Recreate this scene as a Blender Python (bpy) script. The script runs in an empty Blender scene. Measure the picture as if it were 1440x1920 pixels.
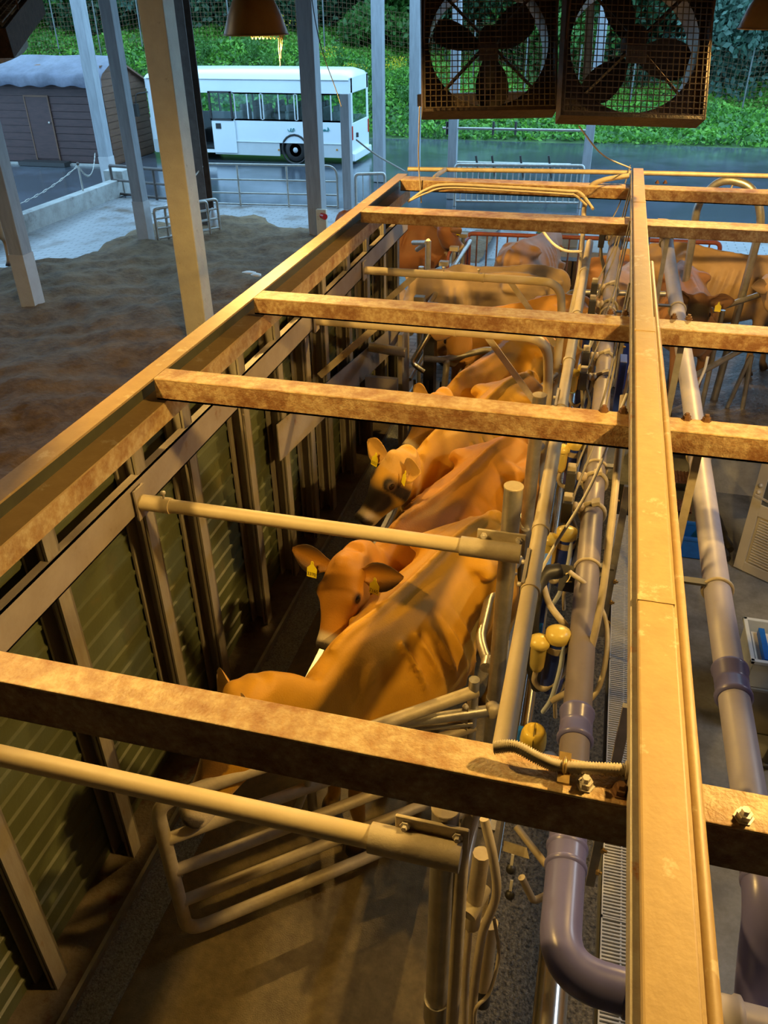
import bpy, bmesh, math, random
import numpy as np
from mathutils import Vector, Matrix, Quaternion
# ------------------------------------------------------------------ camera, sky, lamps, exposure
SC = bpy.context.scene
COL = SC.collection
CAMZ = 3.9
FPX, PITCH, YAW, ROLL = 1510.73, math.radians(32.585), math.radians(14.845), math.radians(-0.692)
fw = Vector((-math.sin(YAW)*math.cos(PITCH), math.cos(YAW)*math.cos(PITCH), -math.sin(PITCH)))
rt = Vector((math.cos(YAW), math.sin(YAW), 0))
up = rt.cross(fw)
RT = rt*math.cos(ROLL) + up*math.sin(ROLL)
UP = -rt*math.sin(ROLL) + up*math.cos(ROLL)
cam_d = bpy.data.cameras.new('camera')
cam = bpy.data.objects.new('camera', cam_d)
COL.objects.link(cam)
m = Matrix((RT, UP, -fw)).transposed().to_4x4()
m.translation = Vector((0, 0, CAMZ))
cam.matrix_world = m
cam_d.sensor_fit = 'VERTICAL'; cam_d.sensor_height = 36.0
cam_d.lens = FPX/1920*36.0
cam_d.clip_end = 300
SC.camera = cam
SC.view_settings.view_transform = 'Standard'
SC.view_settings.look = 'None'
SC.view_settings.gamma = 1.0
SC.view_settings.use_curve_mapping = False
SC.view_settings.exposure = -0.22

W = bpy.data.worlds.new('overcast_sky'); SC.world = W; W.use_nodes = True
wn = W.node_tree.nodes; wl = W.node_tree.links
wn['Background'].inputs['Color'].default_value = (0.37, 0.67, 1.0, 1)
wn['Background'].inputs['Strength'].default_value = 4.3
WARM = (1.0, 0.61, 0.17)
LAMPS = [(-2.62, 6.40, 3.68, 850), (1.02, 7.3, 3.68, 800), (-2.35, 1.95, 3.85, 640), (1.2, 2.3, 3.7, 680), (-7.6, 6.5, 5.3, 230)]  # the last is an unseen lamp added to light the bedding and cream post

TUBE = 85
def ray(x, y):
    return RT*((x-720)/FPX) + UP*((960-y)/FPX) + fw
def onz(x, y, z):
    d = ray(x, y); return Vector((0, 0, CAMZ)) + d*((z-CAMZ)/d.z)
def onx(x, y, X):
    d = ray(x, y); return Vector((0, 0, CAMZ)) + d*(X/d.x)
def ony(x, y, Y):
    d = ray(x, y); return Vector((0, 0, CAMZ)) + d*(Y/d.y)
def dep(x, y, t):
    return Vector((0, 0, CAMZ)) + ray(x, y)*t

# ------------------------------------------------------------------ materials
MATS = {}
def mat(name, c1, c2=None, rough=0.6, metal=0.0, scale=8.0, bump=0.0, bscale=None, detail=4, lo=0.35, hi=0.65, c3=None, s3=1.5, lo3=.55, hi3=.7, r2=None, stretch=None, spec=.5):
    """procedural material: two colours mixed by noise, an optional third for big patches (rust, dirt)"""
    if name in MATS: return MATS[name]
    M = bpy.data.materials.new(name); M.use_nodes = True
    n = M.node_tree.nodes; l = M.node_tree.links
    b = n['Principled BSDF']
    b.inputs['Roughness'].default_value = rough
    b.inputs['Metallic'].default_value = metal
    b.inputs['Specular IOR Level'].default_value = spec
    tc = n.new('ShaderNodeTexCoord'); src = tc.outputs['Object']
    if stretch:
        mp = n.new('ShaderNodeMapping'); mp.inputs['Scale'].default_value = stretch
        l.new(src, mp.inputs['Vector']); src = mp.outputs['Vector']
    if c2 is None: c2 = tuple(v*0.85 for v in c1)
    nz = n.new('ShaderNodeTexNoise'); nz.inputs['Scale'].default_value = scale; nz.inputs['Detail'].default_value = detail
    nz.inputs['Roughness'].default_value = .65
    l.new(src, nz.inputs['Vector'])
    mr = n.new('ShaderNodeMapRange'); mr.inputs['From Min'].default_value = lo; mr.inputs['From Max'].default_value = hi
    l.new(nz.outputs['Fac'], mr.inputs['Value'])
    mx = n.new('ShaderNodeMix'); mx.data_type = 'RGBA'
    mx.inputs['A'].default_value = (*c1, 1); mx.inputs['B'].default_value = (*c2, 1)
    l.new(mr.outputs['Result'], mx.inputs['Factor'])
    out = mx.outputs['Result']
    if c3:
        n3 = n.new('ShaderNodeTexNoise'); n3.inputs['Scale'].default_value = s3; n3.inputs['Detail'].default_value = 6; n3.inputs['Roughness'].default_value = .7
        l.new(src, n3.inputs['Vector'])
        m3 = n.new('ShaderNodeMapRange'); m3.inputs['From Min'].default_value = lo3; m3.inputs['From Max'].default_value = hi3
        l.new(n3.outputs['Fac'], m3.inputs['Value'])
        x3 = n.new('ShaderNodeMix'); x3.data_type = 'RGBA'; x3.inputs['B'].default_value = (*c3, 1)
        l.new(out, x3.inputs['A']); l.new(m3.outputs['Result'], x3.inputs['Factor']); out = x3.outputs['Result']
        if r2 is not None:
            mm = n.new('ShaderNodeMapRange'); mm.inputs['To Min'].default_value = rough; mm.inputs['To Max'].default_value = r2
            l.new(m3.outputs['Result'], mm.inputs['Value']); l.new(mm.outputs['Result'], b.inputs['Roughness'])
    l.new(out, b.inputs['Base Color'])
    if bump:
        bz = n.new('ShaderNodeTexNoise'); bz.inputs['Scale'].default_value = bscale or scale*4; bz.inputs['Detail'].default_value = 5
        l.new(src, bz.inputs['Vector'])
        bp = n.new('ShaderNodeBump'); bp.inputs['Strength'].default_value = bump; bp.inputs['Distance'].default_value = .02
        l.new(bz.outputs['Fac'], bp.inputs['Height']); l.new(bp.outputs['Normal'], b.inputs['Normal'])
    MATS[name] = M
    return M

steel = mat('painted_rusty_steel', (.54, .43, .24), (.40, .25, .10), .55, .0, 30, .25, 110, c3=(.26, .12, .035), s3=6, lo3=.46, hi3=.66)
steel_rust = mat('rust_streaked_steel', (.40, .30, .16), (.24, .13, .05), .6, .0, 45, .3, 130, c3=(.16, .07, .022), s3=9, lo3=.44, hi3=.62)
steel_light = mat('cream_painted_steel', (.43, .30, .125), (.38, .26, .105), .5, 0, 14, .05, 60, c3=(.52, .42, .24), s3=9, lo3=.60, hi3=.66)
beampaint = mat('grey_painted_channel', (.36, .31, .26), (.30, .25, .20), .5, 0, 5, .1, 60, c3=(.20, .10, .05), s3=5, lo3=.62, hi3=.72)
studm = mat('grey_painted_stud', (.30, .27, .21), (.24, .20, .15), .55, 0, 6, .1, 50, c3=(.22, .09, .03), s3=2.2, lo3=.57, hi3=.66, stretch=(3, 3, .6))
galv = mat('galvanised_steel', (.50, .48, .43), (.38, .36, .32), .38, .75, 12, .08, 60)
galv_dust = mat('dusty_galvanised_pipe', (.50, .43, .30), (.40, .33, .22), .55, .25, 9, .1, 60)
ivory = mat('ivory_pipe', (.60, .50, .31), (.53, .43, .25), .5, 0, 6, .05)
stain = mat('stainless_steel', (.62, .62, .60), (.52, .52, .50), .22, 1.0, 3, .02)
pvc = mat('grey_pvc_pipe', (.40, .38, .46), (.35, .33, .40), .45, 0, 4, .02, c3=(.44, .41, .45), s3=3)
pvc_shaded = mat('shaded_grey_purple_pipe', (.215, .185, .205), (.18, .155, .17), .42, 0, 4, .02, c3=(.25, .21, .20), s3=3)  # darker copy of the grey pipe, the left pipe's shade put into its colour
pvc_blue = mat('blue_grey_pvc_fitting', (.15, .15, .36), (.13, .13, .31), .3, 0, 6)
pvc_dirty = mat('dusty_pvc_pipe', (.40, .32, .22), (.34, .27, .18), .5, 0, 8)
black = mat('black_rubber', (.018, .017, .016), (.03, .028, .026), .45, 0, 20)
blackm = mat('dark_box', (.03, .03, .03), (.05, .045, .04), .5, 0, 20)
boxtop = mat('dusty_box_cover', (.42, .36, .24), (.3, .25, .16), .6, 0, 20)
bluep = mat('blue_plastic', (.015, .04, .28), (.012, .03, .22), .35, 0, 20)
bluecr = mat('blue_crate_plastic', (.01, .14, .60), (.01, .11, .5), .4, 0, 20)
brass = mat('brass_bolt', (.55, .38, .14), (.42, .28, .1), .35, .8, 30)
boltm = mat('zinc_bolt', (.62, .58, .5), (.45, .4, .33), .45, .2, 30)
rustbolt = mat('rusty_bolt', (.16, .075, .03), (.1, .05, .02), .7, .2, 30)
white = mat('white_cable', (.75, .72, .65), (.68, .65, .57), .4)
hose = mat('beige_hose', (.50, .43, .30), (.42, .35, .24), .45, 0, 15)
hose_g = mat('grey_hose', (.23, .2, .15), (.17, .15, .11), .45, 0, 15)
cap_y = mat('yellow_cap', (.68, .52, .12), (.6, .45, .1), .3)
redp = mat('red_paint_rusty', (.40, .09, .06), (.22, .08, .06), .55, 0, 9, .1)
rustbar = mat('rusted_bar', (.16, .07, .05), (.26, .14, .11), .7, 0, 14, .2)
fanm = mat('rusty_fan_frame', (.085, .055, .035), (.045, .03, .02), .7, 0, 18, .3)
fanb = mat('brown_fan_blade', (.05, .035, .02), (.03, .02, .014), .6, 0, 18)
shroud = mat('grey_fan_ring', (.35, .36, .33), (.22, .22, .2), .45, .3, 9)
labelm = mat('pale_plate', (.38, .35, .32), (.33, .3, .27), .5)
shade_m = mat('cream_enamel_shade', (.42, .27, .09), (.36, .22, .07), .4, 0, 8)
postm = mat('grey_painted_post', (.36, .38, .40), (.28, .30, .31), .6, 0, 5, .15, 60, stretch=(3, 3, .4))
postcream = mat('cream_painted_post', (.68, .64, .50), (.60, .55, .43), .6, 0, 5, .25, 60, c3=(.25, .17, .1), s3=7, lo3=.62, hi3=.75)
postbase = mat('pale_post_sleeve', (.52, .53, .53), (.46, .46, .46), .6, 0, 5)
postdark = mat('dark_brown_post', (.12, .10, .085), (.08, .06, .05), .6, 0, 5)
conc = mat('weathered_concrete', (.42, .42, .39), (.30, .29, .26), .8, 0, 3, .3, 40, c3=(.16, .14, .12), s3=2, lo3=.55, hi3=.75)
busw = mat('white_bus_paint', (.80, .86, .88), (.78, .84, .86), .18, 0, 2)
busg = mat('pale_grey_bus_skirt', (.62, .66, .66), (.58, .62, .62), .25, 0, 2)
darkin = mat('dark_cabin', (.03, .035, .035), (.05, .05, .05), .6)
seatm = mat('grey_seat_cloth', (.30, .30, .27), (.24, .24, .21), .8)
teal = mat('teal_lettering', (.02, .28, .28), (.02, .24, .24), .4)
redlens = mat('red_lens', (.5, .02, .02), (.4, .02, .02), .2)
tarp = mat('grey_blue_tarp', (.10, .11, .15), (.06, .065, .09), .45, 0, 3, .3, 12)
darkwood = mat('dark_brown_board', (.075, .036, .032), (.05, .025, .023), .6, 0, 3, .2, 30, stretch=(1, 1, 6))
brownwood = mat('brown_gable_board', (.17, .085, .045), (.12, .06, .035), .65, 0, 3, .2, 30, stretch=(1, 1, 6))
plank = mat('old_wood_plank', (.34, .22, .11), (.16, .10, .05), .75, 0, 5, .4, 40, stretch=(6, 6, .5))
yel = mat('yellow_tag', (.85, .70, .02), (.82, .66, .02), .4)
inkm = mat('dark_ink', (.10, .07, .01), (.10, .07, .01), .5)
whitepl = mat('white_aluminium_door', (.60, .56, .48), (.55, .51, .43), .35, .1, 3)
clear = mat('cloudy_plastic', (.62, .70, .78), (.55, .63, .72), .25)

def glass(name, col, rough, trans):
    M = bpy.data.materials.new(name); M.use_nodes = True
    b = M.node_tree.nodes['Principled BSDF']
    b.inputs['Base Color'].default_value = (*col, 1); b.inputs['Roughness'].default_value = rough
    b.inputs['Transmission Weight'].default_value = trans; b.inputs['IOR'].default_value = 1.3
    return M
winglass = glass('window_glass', (.75, .9, .92), .02, 1.0)
amber = glass('amber_clear_plastic', (.85, .68, .18), .15, .55)
bulbm = bpy.data.materials.new('glowing_bulb'); bulbm.use_nodes = True
bulbm.node_tree.nodes['Principled BSDF'].inputs['Emission Color'].default_value = (1, .48, .08, 1)
bulbm.node_tree.nodes['Principled BSDF'].inputs['Emission Strength'].default_value = 25
webm = mat('cobweb', (.75, .5, .2), (.6, .4, .15), .9)

def floor_mat(name, c1, c2, rough, c3=None, s3=1.5, lo3=.5, hi3=.65, r2=None, scale=14, bump=.35, bscale=60, spots=None):
    return mat(name, c1, c2, rough, 0, scale, bump, bscale, 6, c3=c3, s3=s3, lo3=lo3, hi3=hi3, r2=r2)
stallfloor = floor_mat('wet_brown_concrete', (.25, .19, .085), (.17, .125, .055), .5, (.09, .06, .03), 1.6, .50, .72, .18, 20, .3, 150)
pitfloor = floor_mat('grey_pit_floor', (.24, .25, .26), (.20, .21, .22), .35, (.085, .08, .07), 1.2, .45, .7, .5, 30, .12, 120)
pebble = floor_mat('pebbled_dark_mat', (.24, .21, .15), (.012, .011, .009), .28, None, 1, .5, .6, None, 38, .7, 60)
bedding = floor_mat('sawdust_bedding', (.20, .125, .06), (.10, .062, .03), .95, (.24, .155, .075), 1.2, .45, .7, None, 6, 1.0, 14)
dirt = floor_mat('dirty_yard_floor', (.17, .14, .11), (.07, .05, .035), .5, (.22, .20, .18), 3, .5, .65, .4, 9, .8, 25)
asphalt = floor_mat('wet_asphalt', (.06, .07, .08), (.035, .042, .05), .16, (.09, .10, .12), .35, .45, .6, .05, 40, .04, 90)
gutterm = floor_mat('wet_speckled_gutter', (.50, .52, .46), (.20, .21, .18), .2, None, 1, .5, .6, None, 90, .8, 120)
ledgem = floor_mat('dirty_ledge', (.19, .15, .10), (.12, .09, .055), .5, (.10, .04, .02), 5, .55, .65, .3, 10, .3, 60)

def grooved(name, c1, c2, sx, sy, rough):
    M = bpy.data.materials.new(name); M.use_nodes = True
    n = M.node_tree.nodes; l = M.node_tree.links; b = n['Principled BSDF']; b.inputs['Roughness'].default_value = rough
    tc = n.new('ShaderNodeTexCoord')
    br = n.new('ShaderNodeTexBrick'); br.inputs['Color1'].default_value = (*c1, 1); br.inputs['Color2'].default_value = tuple([*(v*.9 for v in c1), 1])
    br.inputs['Mortar'].default_value = (*c2, 1); br.inputs['Scale'].default_value = 1; br.inputs['Mortar Size'].default_value = .012
    br.inputs['Brick Width'].default_value = sx; br.inputs['Row Height'].default_value = sy; br.offset = .5
    l.new(tc.outputs['Object'], br.inputs['Vector'])
    nz = n.new('ShaderNodeTexNoise'); nz.inputs['Scale'].default_value = 1.5; nz.inputs['Detail'].default_value = 8
    l.new(tc.outputs['Object'], nz.inputs['Vector'])
    mx = n.new('ShaderNodeMix'); mx.data_type = 'RGBA'; mx.inputs['B'].default_value = (.13, .085, .05, 1)
    mr = n.new('ShaderNodeMapRange'); mr.inputs['From Min'].default_value = .52; mr.inputs['From Max'].default_value = .7
    l.new(nz.outputs['Fac'], mr.inputs['Value']); l.new(mr.outputs['Result'], mx.inputs['Factor'])
    l.new(br.outputs['Color'], mx.inputs['A']); l.new(mx.outputs['Result'], b.inputs['Base Color'])
    bp = n.new('ShaderNodeBump'); bp.inputs['Strength'].default_value = .6; bp.inputs['Distance'].default_value = -.02
    l.new(br.outputs['Fac'], bp.inputs['Height']); l.new(bp.outputs['Normal'], b.inputs['Normal'])
    MATS[name] = M
    return M
ribbed = grooved('ribbed_wet_concrete', (.36, .36, .36), (.16, .15, .14), .35, .12, .3)
yardtile = grooved('grooved_holding_floor', (.20, .19, .18), (.07, .06, .05), .22, .12, .5)

# ------------------------------------------------------------------ mesh builder
ORG = {}
def frame(d, upv=Vector((0, 0, 1))):
    d = d.normalized()
    s = d.cross(upv)
    if s.length < 1e-4: s = d.cross(Vector((0, 1, 0)))
    s.normalize(); u = s.cross(d)
    return s, u, d
class MB:
    def __init__(self): self.v = []; self.f = []; self.s = []
    def add(self, vs, fs, smooth=False):
        o = len(self.v); self.v += [Vector(p) for p in vs]; self.f += [tuple(i+o for i in f) for f in fs]; self.s += [smooth]*len(fs); return self
    def box(self, c, s, R=None):
        c = Vector(c); hx, hy, hz = s[0]/2, s[1]/2, s[2]/2
        P = [Vector((x, y, z)) for x in (-hx, hx) for y in (-hy, hy) for z in (-hz, hz)]
        if R is not None: P = [R @ p for p in P]
        return self.add([c+p for p in P], [(0, 1, 3, 2), (4, 6, 7, 5), (0, 4, 5, 1), (2, 3, 7, 6), (0, 2, 6, 4), (1, 5, 7, 3)])
    def bb(self, x0, x1, y0, y1, z0, z1):
        return self.box(((x0+x1)/2, (y0+y1)/2, (z0+z1)/2), (abs(x1-x0), abs(y1-y0), abs(z1-z0)))
    def bar(self, p, q, w, h, upv=Vector((0, 0, 1))):
        p = Vector(p); q = Vector(q); s, u, d = frame(q-p, upv)
        vs = [a + s*i*w/2 + u*j*h/2 for a in (p, q) for i, j in ((-1, -1), (1, -1), (1, 1), (-1, 1))]
        return self.add(vs, [(3, 2, 1, 0), (4, 5, 6, 7), (0, 1, 5, 4), (1, 2, 6, 5), (2, 3, 7, 6), (3, 0, 4, 7)])
    def tube(self, pts, r, n=12, cap=True, closed=False):
        pts = [Vector(p) for p in pts]
        m_ = len(pts); vs = []; fs = []
        rr = r if isinstance(r, (list, tuple)) else [r]*m_
        d0 = (pts[1]-pts[0]).normalized(); s, u, _ = frame(d0)
        for i, p in enumerate(pts):
            if i == 0: d = pts[1]-pts[0]
            elif i == m_-1: d = pts[-1]-pts[-2]
            else: d = (pts[i+1]-pts[i]).normalized() + (pts[i]-pts[i-1]).normalized()
            if d.length < 1e-6: d = d0
            d.normalize()
            s = s - d*s.dot(d)
            if s.length < 1e-5: s = frame(d)[0]
            s.normalize(); u = s.cross(d)
            k = 1.0
            if 0 < i < m_-1:
                c = max(.3, d.dot((pts[i]-pts[i-1]).normalized())); k = 1/c if c > .5 else 1.3
            for j in range(n):
                a = 2*math.pi*j/n
                vs.append(p + (s*math.cos(a) + u*math.sin(a))*rr[i]*min(k, 1.15))
        for i in range(m_-1):
            for j in range(n):
                a, b = i*n+j, i*n+(j+1) % n
                fs.append((a, a+n, b+n, b))
        self.add(vs, fs, True)
        if cap:
            self.add(vs[:n], [tuple(range(n))]); self.add(vs[-n:], [tuple(range(n-1, -1, -1))])
        return self
    def lathe(self, prof, p, d=(0, 0, 1), n=20, smooth=True):
        p = Vector(p); s, u, d = frame(Vector(d), Vector((0, 0, 1)) if abs(Vector(d).normalized().z) < .95 else Vector((0, 1, 0)))
        vs = []; fs = []
        for r, h in prof:
            for j in range(n):
                a = 2*math.pi*j/n; vs.append(p + d*h + (s*math.cos(a)+u*math.sin(a))*r)
        for i in range(len(prof)-1):
            for j in range(n):
                a, b = i*n+j, i*n+(j+1) % n
                fs.append((a, b, b+n, a+n))
        self.add(vs, fs, smooth)
        if prof[0][0] > 1e-5: self.add(vs[:n], [tuple(range(n-1, -1, -1))])
        if prof[-1][0] > 1e-5: self.add(vs[-n:], [tuple(range(n))])
        return self
    def cyl(self, p, q, r, n=14):
        p = Vector(p); q = Vector(q); return self.lathe([(r, 0), (r, (q-p).length)], p, q-p, n)
    def ell(self, c, r, R=None, n=12, k=8):
        c = Vector(c); vs = []; fs = []
        r = (r, r, r) if not isinstance(r, (tuple, list)) else r
        for i in range(k+1):
            t = math.pi*i/k
            for j in range(n):
                a = 2*math.pi*j/n
                v = Vector((r[0]*math.sin(t)*math.cos(a), r[1]*math.sin(t)*math.sin(a), r[2]*math.cos(t)))
                vs.append(c + (R @ v if R is not None else v))
        for i in range(k):
            for j in range(n):
                a, b = i*n+j, i*n+(j+1) % n
                fs.append((a, a+n, b+n, b))
        return self.add(vs, fs, True)
    def ring(self, c, d, R, r, n=24, k=8, a0=0, a1=2*math.pi):
        s, u, d = frame(Vector(d), Vector((0, 0, 1)) if abs(Vector(d).normalized().z) < .95 else Vector((0, 1, 0)))
        c = Vector(c)
        pts = [c + (s*math.cos(a0+(a1-a0)*i/n) + u*math.sin(a0+(a1-a0)*i/n))*R for i in range(n+1)]
        return self.tube(pts, r, k)
    def poly(self, pts, thick, nrm=None):
        pts = [Vector(p) for p in pts]
        if nrm is None: nrm = (pts[1]-pts[0]).cross(pts[2]-pts[0])
        nrm = Vector(nrm).normalized()*thick; k = len(pts)
        vs = pts + [p+nrm for p in pts]
        return self.add(vs, [tuple(range(k-1, -1, -1)), tuple(range(k, 2*k))] + [(i, (i+1) % k, (i+1) % k+k, i+k) for i in range(k)])
    def build(self, name, material, parent=None, org=None, bevel=0, fix=True):
        me = bpy.data.meshes.new(name)
        if parent is not None: o0 = ORG[parent]
        elif org is not None: o0 = Vector(org)
        else:
            xs = [p.x for p in self.v]; ys = [p.y for p in self.v]; zs = [p.z for p in self.v]
            o0 = Vector(((min(xs)+max(xs))/2, (min(ys)+max(ys))/2, min(zs)))
        me.from_pydata([tuple(p-o0) for p in self.v], [], self.f)
        me.polygons.foreach_set('use_smooth', self.s)
        me.materials.append(material); me.update()
        if fix:
            b = bmesh.new(); b.from_mesh(me); bmesh.ops.recalc_face_normals(b, faces=b.faces); b.to_mesh(me); b.free()
        o = bpy.data.objects.new(name, me); COL.objects.link(o)
        ORG[o] = o0
        if parent is not None: o.parent = parent
        else: o.location = o0
        if bevel:
            bv = o.modifiers.new('bevel', 'BEVEL'); bv.width = bevel; bv.segments = 2; bv.limit_method = 'ANGLE'
        return o
def bend(pts, r, n=6):
    """polyline with rounded corners"""
    pts = [Vector(p) for p in pts]; out = [pts[0]]
    for i in range(1, len(pts)-1):
        a, b, c = pts[i-1], pts[i], pts[i+1]
        k = min(r, (a-b).length*.45, (c-b).length*.45)
        p = b + (a-b).normalized()*k; q = b + (c-b).normalized()*k
        for j in range(n+1):
            t = j/n; out.append(p*(1-t)**2 + b*2*t*(1-t) + q*t*t)
    out.append(pts[-1]); return out
def catm(pts, n=8):
    pts = [Vector(p) for p in pts]; P = [pts[0]*2-pts[1]] + pts + [pts[-1]*2-pts[-2]]; out = []
    for i in range(1, len(P)-2):
        for j in range(n):
            t = j/n
            out.append(.5*((2*P[i]) + (P[i+1]-P[i-1])*t + (2*P[i-1]-5*P[i]+4*P[i+1]-P[i+2])*t*t + (3*P[i]-P[i-1]-3*P[i+1]+P[i+2])*t**3))
    out.append(pts[-1]); return out
def tag(o, label, cat, group=None, kind=None):
    o['label'] = label; o['category'] = cat
    if group: o['group'] = group
    if kind: o['kind'] = kind
    return o
def thing(name, label, cat, loc=(0, 0, 0), group=None):
    o = bpy.data.objects.new(name, None); COL.objects.link(o); o.location = loc; ORG[o] = Vector(loc); o.empty_display_size = .1
    return tag(o, label, cat, group)
def struct(o): o['kind'] = 'structure'; return o
def text_mesh(s, size, c, xdir, ydir, name, material, parent, depth=.001):
    cu = bpy.data.curves.new(name, 'FONT'); cu.body = s; cu.size = size; cu.extrude = depth; cu.align_x = 'CENTER'; cu.align_y = 'CENTER'
    t = bpy.data.objects.new('tmp', cu); COL.objects.link(t)
    dg = bpy.context.evaluated_depsgraph_get(); me = bpy.data.meshes.new_from_object(t.evaluated_get(dg))
    bpy.data.objects.remove(t)
    X = Vector(xdir).normalized(); Y = (Vector(ydir) - X*Vector(ydir).dot(X)).normalized(); Z = X.cross(Y); o0 = ORG[parent]
    for v in me.vertices:
        v.co = Vector(c) + X*v.co.x + Y*v.co.y + Z*v.co.z - o0
    me.materials.clear(); me.materials.append(material)
    o = bpy.data.objects.new(name, me); COL.objects.link(o); o.parent = parent; ORG[o] = o0
    return o
def cpy(root, loc=None, rz=None, label=None, group=None):
    r = root.copy(); COL.objects.link(r)
    if loc is not None: r.location = loc
    if rz is not None: r.rotation_euler = (0, 0, rz)
    if label: r['label'] = label
    if group: r['group'] = group
    for ch in list(root.children):
        c = ch.copy(); COL.objects.link(c); c.parent = r
        for g in ch.children:
            d = g.copy(); COL.objects.link(d); d.parent = c
    return r
V = Vector
# ------------------------------------------------------------------ lamps (the barn's warm high-bay lights and an unseen one added over the bedding)
def highbay(x, y, z, power, label, drip=False):
    t = thing('high_bay_lamp', label, 'lamp', (x, y, z), 'high-bay lamps over the milking stalls')
    P = [(.235, 0), (.225, .03), (.195, .12), (.15, .21), (.09, .27), (.07, .30), (.07, .42), (.0, .43)]
    s = MB().lathe([(r, h) for r, h in P], (x, y, z), (0, 0, 1), 32); s.lathe([(.228, .005), (.218, .035), (.188, .12), (.143, .2), (.0, .25)], (x, y, z), (0, 0, 1), 32)
    s.ring((x, y, z), (0, 0, 1), .235, .006, 32, 6)
    s.build('lamp_shade', shade_m, t, fix=False)
    MB().ell((x, y, z+.14), (.05, .05, .085)).build('bulb', bulbm, t)
    MB().cyl((x, y, z+.42), (x, y, 5.6), .008, 6).build('suspension_rod', rustbolt, t)
    L = bpy.data.lights.new('lamp_light', 'SPOT'); L.energy = power*2.6; L.color = WARM if x > -5 else (1, .80, .50); L.shadow_soft_size = .10; L.spot_size = math.radians(172); L.spot_blend = .5
    o = bpy.data.objects.new('lamp_light', L); COL.objects.link(o); o.parent = t; o.location = (0, 0, .03)
    return t
lamp_labels = ['cream bell-shaped lamp hanging in front of the white bus', 'bell-shaped lamp at the upper right corner beside the right fan',
    'high-bay lamp beside the near end of the stall wall', 'high-bay lamp over the near end of the pit', 'unseen high-bay lamp added over the sawdust bedding']
for (x, y, z, p), lb in zip(LAMPS, lamp_labels): highbay(x, y, z, p, lb)
# unseen tube lamp, added to cool the light on the right of the pit
t = thing('added_tube_lamp', 'unseen cool white tube lamp added above the right side of the pit', 'lamp', (3.3, 4.2, 3.9))
MB().bb(3.22, 3.38, 3.6, 4.8, 3.93, 3.98).build('lamp_housing', busw, t); MB().cyl((3.3, 3.62, 3.91), (3.3, 4.78, 3.91), .015, 10).build('tube', busw, t)
MB().cyl((3.3, 4.2, 3.98), (3.3, 4.2, 5.62), .01, 6).build('suspension_rod', rustbolt, t)
L = bpy.data.lights.new('tube_light', 'AREA'); L.shape = 'RECTANGLE'; L.size = .12; L.size_y = 1.15; L.energy = TUBE; L.color = (.78, .88, 1.0)
o = bpy.data.objects.new('tube_light', L); COL.objects.link(o); o.parent = t; o.location = (0, 0, -.02)
# hanging dust webs that catch the light under the left lamp
w = MB()
for k in range(3):
    a = dep(524+k*2, 62, 5.95); b = dep(526+k, 124-k*14, 5.95)
    w.tube(catm([a, a*.6+b*.4+V((.008*(k-1), 0, 0)), b], 4), .004, 5)
for k in range(9):
    a = dep(470+k*7, 66, 5.95); w.tube(catm([a, a+V((.01, 0, -.025)), dep(476+k*7, 66, 5.95)], 3), .003, 5)
tag(w.build('cobweb', webm), 'lit strands of cobweb hanging under the lamp before the bus', 'cobweb')

# ------------------------------------------------------------------ the setting
G = -.6
def slab(name, x0, x1, y0, y1, z0, z1, m_): return struct(MB().bb(x0, x1, y0, y1, z0, z1).build(name, m_, org=(0, 0, 0)))
slab('floor_stall', -2.16, -.12, -6, 8.9, -.79, 0, stallfloor)
slab('floor_pit', -.12, 4.85, -6, 8.40, -1.0, -.8, pitfloor)
slab('floor_pit_mat', -.118, .50, -1.5, 8.39, -.799, -.788, pebble)
slab('wall_pit_end', -.12, 4.8, 8.38, 8.52, -.8, -.001, conc)
slab('floor_yard', -.12, 6.5, 8.42, 12.6, -.2, -.0005, dirt)
slab('floor_holding', -3.4, -.12, 8.9, 12.6, -.58, -.002, yardtile)
struct(MB().add([(-3.4, 12.6, -.002), (6.5, 12.6, -.002), (6.5, 16.5, G+.02), (-3.4, 16.5, G+.02), (-3.4, 12.6, -.7), (6.5, 12.6, -.7), (6.5, 16.5, -.7), (-3.4, 16.5, -.7)],
    [(0, 1, 2, 3), (7, 6, 5, 4), (0, 4, 5, 1), (1, 5, 6, 2), (2, 6, 7, 3), (3, 7, 4, 0)]).build('floor_ramp', ribbed, org=(0, 0, 0)))
slab('floor_walkway', -12.75, 8, 13.6, 20.35, G-.2, G+.012, ribbed)
slab('floor_asphalt', -60, 40, 13.0, 60, -1.2, G-.01, asphalt)
slab('floor_asphalt_side', -60, -2.2, -8, 12.999, -1.2, G-.01, asphalt)
def edge_y(x):
    base = 18.6 + .35*math.sin(x*2.1) + .15*math.sin(x*5.3)
    if x < -10.2: base = 15.2 + (x+10.2)*1.1 + .2*math.sin(x*4)
    return base
def heap():
    nx, ny = 110, 170; vs = []; fs = []; rnd = np.random.RandomState(3)
    ns = rnd.rand(nx+1, ny+1)
    for i in range(nx+1):
        x = -12.7 + (12.7-2.2)*i/nx
        for j in range(ny+1):
            y = -4 + 24*j/ny
            d = edge_y(x) - y
            h = max(-.15, min(.16, d*.22)) + .07*math.sin(x*1.7+y*.9)*math.sin(y*1.3-x*.4) + .045*math.sin(x*5.1+1.3*math.sin(y*3.3)) * math.sin(y*6.2+x) + .035*(ns[i, j]-.5)
            if d < -.6: h = -.15
            vs.append((x, y, G + h))
    for i in range(nx):
        for j in range(ny):
            a = i*(ny+1)+j; fs.append((a, a+ny+1, a+ny+2, a+1))
    return MB().add(vs, fs, True).build('floor_bedding', bedding, org=(0, 0, 0))
struct(heap())
MB_ = MB()
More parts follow.
